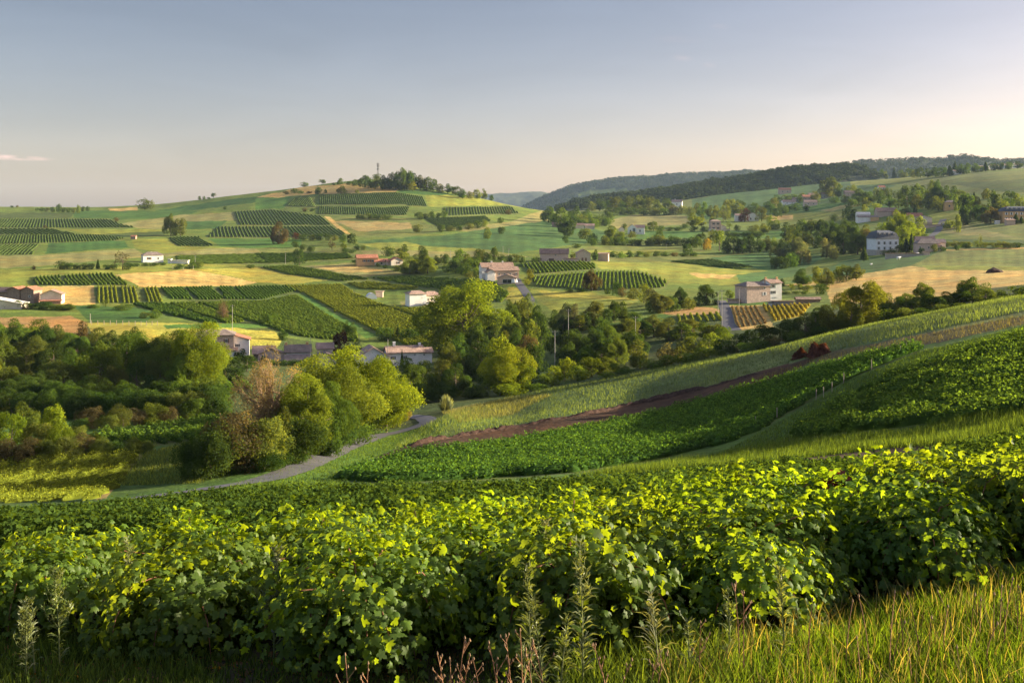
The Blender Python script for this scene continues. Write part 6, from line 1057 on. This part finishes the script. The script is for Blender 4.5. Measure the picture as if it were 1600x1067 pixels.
for rx, ry, where in RSTART:
    i = 0; y = ry; yend = 12.7 + .45 * min(0, rx + .9) - .5 * max(0, rx - 1.6)
    while y < yend:
        x = rx + (y - ry) * .05 + RNG.normal() * .07; p = VP[kk % 7]; kk += 1
        root = empty('grapevine', (x, y, H1(x, y)), RNG.uniform(0, 6.28)); s = RNG.uniform(.9, 1.08); root.scale = (s, s, s * RNG.uniform(.95, 1.06))
        f = obj('leaves', p[0], root); f.color = (*(np.array([.064, .114, .017]) * RNG.uniform(.85, 1.2) * RNG.uniform(.94, 1.06, 3)), 1); obj('trunk', p[1], root); obj('canes', p[2], root)
        tag(root, ('%s grapevine filling %s' if where.startswith('the gap') else '%s grapevine from the front in %s') % (nth(i, 99), where), 'grapevine', 'grapevines in the front rows'); i += 1; y += RNG.uniform(.58, .72)
# a spray of red leaves on one vine at the right
tx, ty, tz = 3.75, 10.5, -2.86
gv = min((o for o in COL.objects if o.name.startswith('grapevine') and o.parent is None), key=lambda o: (o.location.x - tx)**2 + (o.location.y - ty)**2)
rg = np.random.default_rng(8); Pr = np.array([-.25, -.35, .74]) + rg.normal(size=(22, 3)) * np.array([.06, .06, .08]); V, T = place_leaves(Pr, unit(rg.normal(size=(22, 3)) + np.array([0, -.6, .5])), rg.uniform(.05, .095, 22), rg)
rl = obj('red_leaves', mesh('red_leaves', V, [T], foliage('red_leaf', .35, .02, tint=(.13, .022, .012), tcol=(1.8, 1.2, .5)), False, {'rnd': np.repeat(rg.uniform(0, .6, 22), len(LV))}), gv); rl['label'] = 'cluster of red leaves on the side of the vine'
# --- the low vines sloping away behind them: rows of separate bushes seen as leafy bands
def low_row(y0, px0, px1, k, tilt, where):
    P, N, S, R_, T_ = [], [], [], [], MB()
    xa, xb = (px0 - CX)/F*y0, (px1 - CX)/F*y0; x = xa
    while x < xb:
        y = y0 + tilt * x + RNG.normal() * .12
        if y < 17: x += 1; continue
        r = RNG.uniform(.45, .75); h = RNG.uniform(.5, .82); z = H1(x, y)
        if RNG.uniform() < .05: x += 1.0; continue
        n = int(230 * min(1.0, 26 / y + .2)); D = unit(RNG.normal(size=(n, 3)) + np.array([0, 0, .45])); D[:, 2] = np.abs(D[:, 2]) * 1.0
        rr = RNG.uniform(.7, 1.12, (n, 1)); q = np.array([x, y, z + .18]) + D * rr * np.array([r, r, h - .18]); q[:, 2] += RNG.normal(size=n) * .05
        P.append(q); N.append(unit(D * .8 + RNG.normal(size=(n, 3)) * .55 + np.array([0, 0, .3]))); S.append(RNG.uniform(.085, .15, n) * (1 + .25 * (y > 38))); b = RNG.uniform(0, .55); R_.append(np.clip(b + RNG.uniform(0, .5, n), 0, 1))
        x += RNG.uniform(.8, 1.1)
    if not P: return
    Vq, Fq = leafquads(np.concatenate(P), np.concatenate(N), np.concatenate(S), .85, .22); o = obj('vine_row', mesh('vine_row', Vq, [Fq], MFV, False, {'rnd': np.repeat(np.concatenate(R_), 4)}))
    o.color = (*(np.array([.050, .088, .018]) * RNG.uniform(.92, 1.08)), 1); tag(o, where, 'vine row', 'low vine rows on the slope behind the front vines')
y = 18.5; k = 0; ys = []
while y < 50: ys.append(y); y += 1.45 + .012 * y
for k, y in enumerate(ys):
    R1 = 1680 if y < 42 else 1250
    low_row(y, -70, R1, k, .04, '%s low vine row behind the front vines, counted down the slope' % nth(k, 99))
# --- grass
def blades(name, X, Y, hgt, wid, col, label, bend=.35, rv=None, seed=0, seg=2, zoff=-.02):
    rg = np.random.default_rng(seed); n = len(X); Z = Hh(X, Y) + zoff; a = rg.uniform(0, 6.28, n); s = np.c_[np.cos(a), np.sin(a), a*0] * (wid * rg.uniform(.6, 1.3, n))[:, None] * .5
    ld = np.c_[np.cos(a + 1.57 + rg.normal(size=n)*.7), np.sin(a + 1.57 + rg.normal(size=n)*.7), a*0] * (bend * hgt * rg.uniform(.1, 1.4, n))[:, None]; B0 = np.c_[X, Y, Z]; up = np.c_[a*0, a*0, hgt]
    if seg == 1: V = np.stack([B0 - s, B0 + s, B0 + up + ld], 1).reshape(-1, 3); i = np.arange(3*n).reshape(n, 3); Fc = [i]; m = 3
    else:
        M1 = B0 + up*.55 + ld*.35; V = np.stack([B0 - s, B0 + s, M1 - s*.8, M1 + s*.8, B0 + up*.97 + ld], 1).reshape(-1, 3); i = np.arange(5*n).reshape(n, 5); Fc = [i[:, [0,1,3]], i[:, [0,3,2]], i[:, [2,3,4]]]; m = 5
    r = rg.uniform(0, 1, n) if rv is None else rv; o = obj(name, mesh(name, V, [np.concatenate(Fc)], MG_, False, {'rnd': np.repeat(r, m)})); o.color = (*col, 1); return tag(o, label, 'grass', kind='stuff')
MG_ = foliage('grass_blade', .45, .0, var=.6, tcol=(1.7, 1.5, .4))
def scatter(poly, n, d0, d1, seed, keep=None):
    """random ground points that appear inside a picture polygon"""
    rg = np.random.default_rng(seed); out = []; xs = [p[0] for p in poly]
    tot = 0
    for _ in range(60):
        d = np.sqrt(rg.uniform(d0**2, d1**2, n)); px = rg.uniform(min(xs), max(xs), n); ok = inpoly(px, HY + F*ratio(px, d), poly); out.append(np.c_[(px - CX)/F*d, d][ok]); tot += ok.sum()
        if tot >= n: break
    return np.concatenate(out)[:n]
rg = np.random.default_rng(5)
bank = [(1120,1300),(1030,1067),(1170,1000),(1330,955),(1420,938),(1620,905),(1900,840),(2500,760),(2900,1400)]
Pb = scatter(bank, 62000, 5.0, 9.8, 1); k = vnoise(Pb[:, 0]*1.3, Pb[:, 1]*1.3, 3)
Pb = Pb[(Pb[:, 0] < 12)]; k = vnoise(Pb[:, 0]*1.3, Pb[:, 1]*1.3, 3)
blades('grass', Pb[:, 0], Pb[:, 1], rg.uniform(.05, .18, len(Pb)) * (1 + .6*k), np.full(len(Pb), .010), (.100, .160, .018), 'sunlit yellow-green grass on the bank at lower right', .5, seed=1)
k2 = rg.uniform(0, 1, len(Pb)) < .10; blades('grass', Pb[k2, 0] + .02, Pb[k2, 1], rg.uniform(.12, .34, k2.sum()), np.full(k2.sum(), .006), (.20, .17, .08), 'dry straw-coloured grass stems on the bank at lower right', .6, seed=21)
Pb = scatter([(880,1120),(860,1050),(1000,1010),(1150,985),(1180,1120)], 3600, 5.0, 8.5, 2)
blades('grass', Pb[:, 0], Pb[:, 1], rg.uniform(.08, .26, len(Pb)), np.full(len(Pb), .010), (.085, .125, .024), 'thin grass at the foot of the front vines', .5, seed=2)
Pb = scatter([(-40,1120),(-40,985),(120,985),(260,1005),(330,1067),(330,1120)], 5200, 5.2, 9.5, 3)
blades('grass', Pb[:, 0], Pb[:, 1], rg.uniform(.05, .2, len(Pb)), np.full(len(Pb), .012), (.055, .085, .02), 'low dark grass and weeds at the lower left corner', .6, seed=3)
Pb = scatter([(600,716),(650,672),(700,648),(800,619),(1000,580),(1200,538),(1400,498),(1700,443),(1700,466),(1400,528),(1290,552),(1200,576),(1100,605),(1000,628),(900,648),(760,672),(640,694)], 46000, 75, 206, 4)
k = vnoise(Pb[:, 0]*.12, Pb[:, 1]*.12, 4)
blades('grass', Pb[:, 0], Pb[:, 1], rg.uniform(.25, .6, len(Pb)) * (1 + .5*k), np.full(len(Pb), .10), (.110, .155, .066), 'pale rough grass on the shoulder above the red soil', .5, seed=4, seg=1, rv=np.clip(.45 + .4*k + .2*rg.normal(size=len(Pb)), 0, 1))
Pb = scatter([(900,742),(1100,716),(1230,690),(1450,667),(1700,635),(1700,690),(1400,700),(1200,722),(1000,740)], 30000, 34, 110, 5)
k = vnoise(Pb[:, 0]*.3, Pb[:, 1]*.3, 5)
blades('grass', Pb[:, 0], Pb[:, 1], rg.uniform(.25, .7, len(Pb)) * (1 + .5*k), np.full(len(Pb), .05), (.085, .130, .030), 'tall soft grass between the low vines and the dark vineyard', .45, seed=5, seg=1)
Pb = scatter([(1440,549),(1600,510),(1700,480),(1700,505),(1450,560),(1300,640),(1230,690),(1100,722),(1200,670),(1330,593)], 20000, 45, 160, 6)
blades('grass', Pb[:, 0], Pb[:, 1], rg.uniform(.1, .35, len(Pb)), np.full(len(Pb), .07), (.075, .125, .03), 'mown green grass strip between the two vineyards', .5, seed=6, seg=1)
Pb = scatter([(1180,590),(1290,556),(1440,524),(1620,488),(1620,505),(1440,540),(1270,574),(1100,622)], 2600, 90, 180, 7)
blades('grass', Pb[:, 0], Pb[:, 1], rg.uniform(.3, .7, len(Pb)), np.full(len(Pb), .06), (.10, .095, .05), 'dry straw-coloured weeds along the upper end of the red soil', .5, seed=7, seg=1)
Pb = scatter([(340,765),(480,722),(620,680),(690,660),(660,684),(600,708),(560,735),(510,775)], 12000, 70, 190, 8)
blades('grass', Pb[:, 0], Pb[:, 1], rg.uniform(.08, .3, len(Pb)), np.full(len(Pb), .07), (.085, .14, .03), 'green verge beside the near lane', .5, seed=8, seg=1)
Pb = scatter([(690,645),(800,622),(862,618),(800,648),(720,662)], 7000, 120, 200, 9)
blades('grass', Pb[:, 0], Pb[:, 1], rg.uniform(.3, .8, len(Pb)), np.full(len(Pb), .08), (.17, .18, .085), 'pale dry grass at the bend of the lane', .5, seed=9, seg=1)
Pb = scatter([(160,760),(225,708),(300,690),(320,755)], 9000, 80, 150, 10)
blades('grass', Pb[:, 0], Pb[:, 1], rg.uniform(.15, .5, len(Pb)), np.full(len(Pb), .06), (.12, .15, .04), 'meadow grass between the sunlit vineyard and the hedge', .5, seed=10, seg=1)
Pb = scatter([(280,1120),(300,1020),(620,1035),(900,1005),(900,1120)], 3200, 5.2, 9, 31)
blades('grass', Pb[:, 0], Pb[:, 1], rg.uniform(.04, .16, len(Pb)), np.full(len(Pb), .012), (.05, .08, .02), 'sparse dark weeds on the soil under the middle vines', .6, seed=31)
Pb = scatter([(600,718),(760,690),(1000,645),(1200,592),(1290,560),(1205,596),(1000,652),(760,696),(640,714)], 1500, 80, 200, 32); Pb = Pb[vnoise(Pb[:, 0]*.5, Pb[:, 1]*.5, 8) > .05]
blades('grass', Pb[:, 0], Pb[:, 1], rg.uniform(.15, .5, len(Pb)), np.full(len(Pb), .09), (.11, .14, .06), 'tufts of grass growing on the red soil strip', .5, seed=32, seg=1)
# --- weeds at the front
MWD = foliage('weed_leaf', .4, .03, var=.35, tcol=(1.6, 1.4, .5)); MSTEM = solid('weed_stem', (.14, .16, .05), .8, .3, 20); MDRY = solid('dry_stem', (.30, .15, .07), .85, .35, 20); MHEAD = solid('seed_head', (.27, .17, .09), .9, .35, 30)
def at_d(px, d): return at(px, d)
def fleabane(px, d, top, label, seed, plume=0, tint=(.11, .135, .045), wide=1.0):
    rg = np.random.default_rng(seed); x, d, z = at(px, d); H = (HY - top)/F*d - z; root = empty('weed', (x, d, z), rg.uniform(0, 6.28)); tag(root, label, 'weed', 'tall weeds in front of the vines'); lean = rg.normal(size=2) * .05 * H
    axis = lambda t: np.array([lean[0]*t*t, lean[1]*t*t, H*t]); m = MB(); m.tube([axis(t) for t in np.linspace(0, 1, 7)], np.linspace(.008, .002, 7), 5)
    P, N, S = [], [], []
    n = int(150 * H)
    for i in range(n):
        t = rg.uniform(.12, 1); a = rg.uniform(0, 6.28); L = (.10 if t < .7 else .06) * rg.uniform(.6, 1.3) * wide; o = np.array([math.cos(a), math.sin(a), .75]); o /= np.linalg.norm(o); P.append((axis(t), axis(t) + o*L*.6, axis(t) + o*L + np.array([0, 0, -.25*L])))
    nb = int((26 if plume else 12) * H / .8)
    heads = []
    for i in range(nb):                            # side branches, longer on plumed plants
        t = rg.uniform(.35 if plume else .6, .98); a = rg.uniform(0, 6.28); L = H * (.30 if plume else .13) * (1.15 - t) * rg.uniform(.6, 1.3) + .03; e = axis(t) + np.array([math.cos(a)*L*.55, math.sin(a)*L*.55, L*.8]); m.tube([axis(t), (axis(t)+e)/2 + np.array([math.cos(a)*.02, math.sin(a)*.02, -.01]), e], [.003, .0025, .0015], 4)
        for q in range(9 if plume else 4):
            s = rg.uniform(.25, 1); c = axis(t)*(1-s) + e*s; b = rg.uniform(0, 6.28); P.append((c, c + np.array([math.cos(b), math.sin(b), .8])*.02, c + np.array([math.cos(b), math.sin(b), .9])*.04))
            if plume: heads.append(c + rg.normal(size=3)*.012)
    A = np.array(P); w = .0055; sd = unit(np.cross(A[:, 2] - A[:, 0], rg.normal(size=(len(A), 3)))) * w; V = np.stack([A[:, 0], A[:, 1] - sd, A[:, 1] + sd, A[:, 2]], 1).reshape(-1, 3); i = np.arange(4*len(A)).reshape(-1, 4)
    lf = obj('leaves', mesh('weed_leaves', V, [np.concatenate([i[:, [0,1,2]], i[:, [1,3,2]]])], MWD, False, {'rnd': np.repeat(rg.uniform(0, .9, len(A)), 4)}), root); lf.color = (*tint, 1); m.build('stem', MSTEM, root)
    if heads:
        hd = np.array(heads); Vq, Fq = leafquads(hd, unit(rg.normal(size=hd.shape)), rg.uniform(.008, .015, len(hd)), .9, .3, rg); h2 = obj('blossoms', mesh('weed_heads', Vq, [Fq], MWD, False, {'rnd': np.repeat(rg.uniform(.2, 1, len(hd)), 4)}), root); h2.color = (.17, .19, .06, 1)
fleabane(93, 7.6, 893, 'tall bushy seeded weed at lower left', 1, 1, (.11, .15, .035)); fleabane(41, 7.4, 940, 'smaller seeded weed left of the tall one', 2, 1); fleabane(54, 7.6, 940, 'thin weed between the two seeded weeds', 3)
fleabane(428, 8.0, 868, 'feathery grey-green weed left of the middle clump', 4, 1, (.10, .12, .06)); fleabane(830, 6.6, 888, 'leafy upright weed in front of the vines, left of the tallest', 5, 0, (.14, .17, .05), 1.2); fleabane(848, 6.5, 942, 'shorter leafy weed beside the upright one', 6, 0, (.14, .17, .05), 1.1)
fleabane(911, 6.6, 845, 'tallest leafy weed in front of the vines', 7, 0, (.14, .165, .06), 1.3); fleabane(876, 6.4, 960, 'short weed between the tall leafy weeds', 8, 0, (.14, .17, .05)); fleabane(822, 6.3, 1000, 'low weed at the left of the leafy weeds', 9); fleabane(1225, 6.5, 885, 'bright upright weed on the edge of the grass bank', 10, 0, (.16, .19, .05), 1.1)
fleabane(1140, 6.7, 928, 'thin green weed left of the bright upright weed', 11, 0, (.14, .17, .05)); fleabane(1078, 6.6, 975, 'small weed with sparse leaves', 12); fleabane(1028, 6.7, 935, 'pale wide-leaved weed below the dark gap', 13, 0, (.17, .18, .09), 1.6); fleabane(600, 9.2, 835, 'light green shoot rising out of the middle clump', 14, 0, (.15, .18, .04)); fleabane(865, 8.6, 812, 'pale shoot standing among the yellow leaves', 15, 0, (.17, .18, .08)); fleabane(205, 8.6, 835, 'thin pale shoot above the left vines', 16, 0, (.15, .17, .07))
def dry_stalk(px, d, top, label, seed, branch=4, name='dry_stalk', grp='dry stalks at the front'):
    rg = np.random.default_rng(seed); x, d, z = at(px, d); H = (HY - top)/F*d - z; root = empty(name, (x, d, z), rg.uniform(0, 6.28)); tag(root, label, 'stalk', grp); ln = rg.normal(size=2)*.13*H; ax = lambda t: (ln[0]*t*t, ln[1]*t*t, H*t); m = MB(); m.tube([ax(t) for t in np.linspace(0, 1, 6)], np.linspace(.0045, .002, 6), 5); h = MB()
    def head(p, s=.007): h.tube([(p[0], p[1], p[2]-s), (p[0], p[1], p[2]), (p[0], p[1], p[2]+s*2.4)], [s*.45, s, s*.3], 6)
    head(ax(1))
    for i in range(branch):
        t = rg.uniform(.4, .95); a = rg.uniform(0, 6.28); L = H*rg.uniform(.12, .3)*(1.2-t); p = ax(t); e = (p[0]+math.cos(a)*L, p[1]+math.sin(a)*L, p[2]+L*1.2); m.tube([p, e], [.003, .0018], 4); head(e, .006)
    m.build('stem', MDRY, root); h.build('seed_sprays', MHEAD, root)
DS = [(545,6.1,1030),(572,6.0,1036),(683,6.2,1050),(697,6.1,1020),(705,6.2,1035),(716,6.3,998),(722,6.2,1018),(738,6.1,1040),(752,6.3,1034),(780,6.2,1010),(790,6.2,1036),(800,6.1,996),(817,6.2,984),(835,6.0,1020),(853,6.1,1002),(950,6.1,1020),(967,6.0,1028),(1016,6.2,1012),(1025,6.1,1022),(1156,6.3,910),(1162,6.3,930),(1093,6.4,958)]
for i, (px, d, tp) in enumerate(sorted(DS)): dry_stalk(px, d, tp, '%s rusty dry stalk from the left along the bottom edge' % nth(i, 99), 40 + i, 3 + i % 4)
SD = [(1262,6.3,934),(1322,6.5,944),(1358,6.4,938),(1390,6.3,928),(1394,6.2,962),(1412,6.5,948),(1437,6.4,933),(1473,6.5,948),(1492,6.6,930),(1516,6.5,922),(1531,6.7,934),(1552,6.6,930),(1562,6.7,922),(1569,6.6,910),(1574,6.6,936),(1590,6.7,921),(1597,6.7,922),(1424,6.0,1012),(1500,5.9,1018),(1345,5.9,1004),(1450,6.2,965),(1540,6.2,965)]
for i, (px, d, tp) in enumerate(sorted(SD)): dry_stalk(px, d, tp, '%s thin seed stalk from the left on the grass bank' % nth(i, 99), 90 + i, 0, 'seed_stalk', 'seed stalks on the grass bank')
# fallen leaves and clods under the vines
Pl = scatter([(-40,1120),(-40,990),(300,1010),(600,1030),(900,1000),(1150,985),(1150,1120)], 900, 5.2, 9, 12); Pz = np.c_[Pl, Hh(Pl[:, 0], Pl[:, 1]) + .015]; V, T = place_leaves(Pz, unit(np.array([0, 0, 1.0]) + rg.normal(size=Pz.shape)*.35), rg.uniform(.04, .09, len(Pz)), rg)
fl = obj('fallen_leaves', mesh('fallen_leaves', V, [T], MVL, False, {'rnd': np.repeat(rg.uniform(0, .75, len(Pz)), len(LV))})); fl.color = (.12, .07, .035, 1); tag(fl, 'fallen brown leaves on the soil under the front vines', 'leaves', kind='stuff')
# ---------------------------------------------------------------- air
hz = MB(); hz.box(-7000, 7000, -450, 9600, -160, 330)
mh, t = newmat('haze'); vo = nd(t, 'VolumePrincipled', Density=HAZE); vo.inputs['Color'].default_value = (.55, .74, 1.0, 1); vo.inputs['Anisotropy'].default_value = 0.0
t.links.new(vo.outputs[0], nd(t, 'OutputMaterial').inputs['Volume'])
ho = hz.build('haze', mh); tag(ho, 'thin pale evening haze in the valley air', 'haze', kind='stuff')
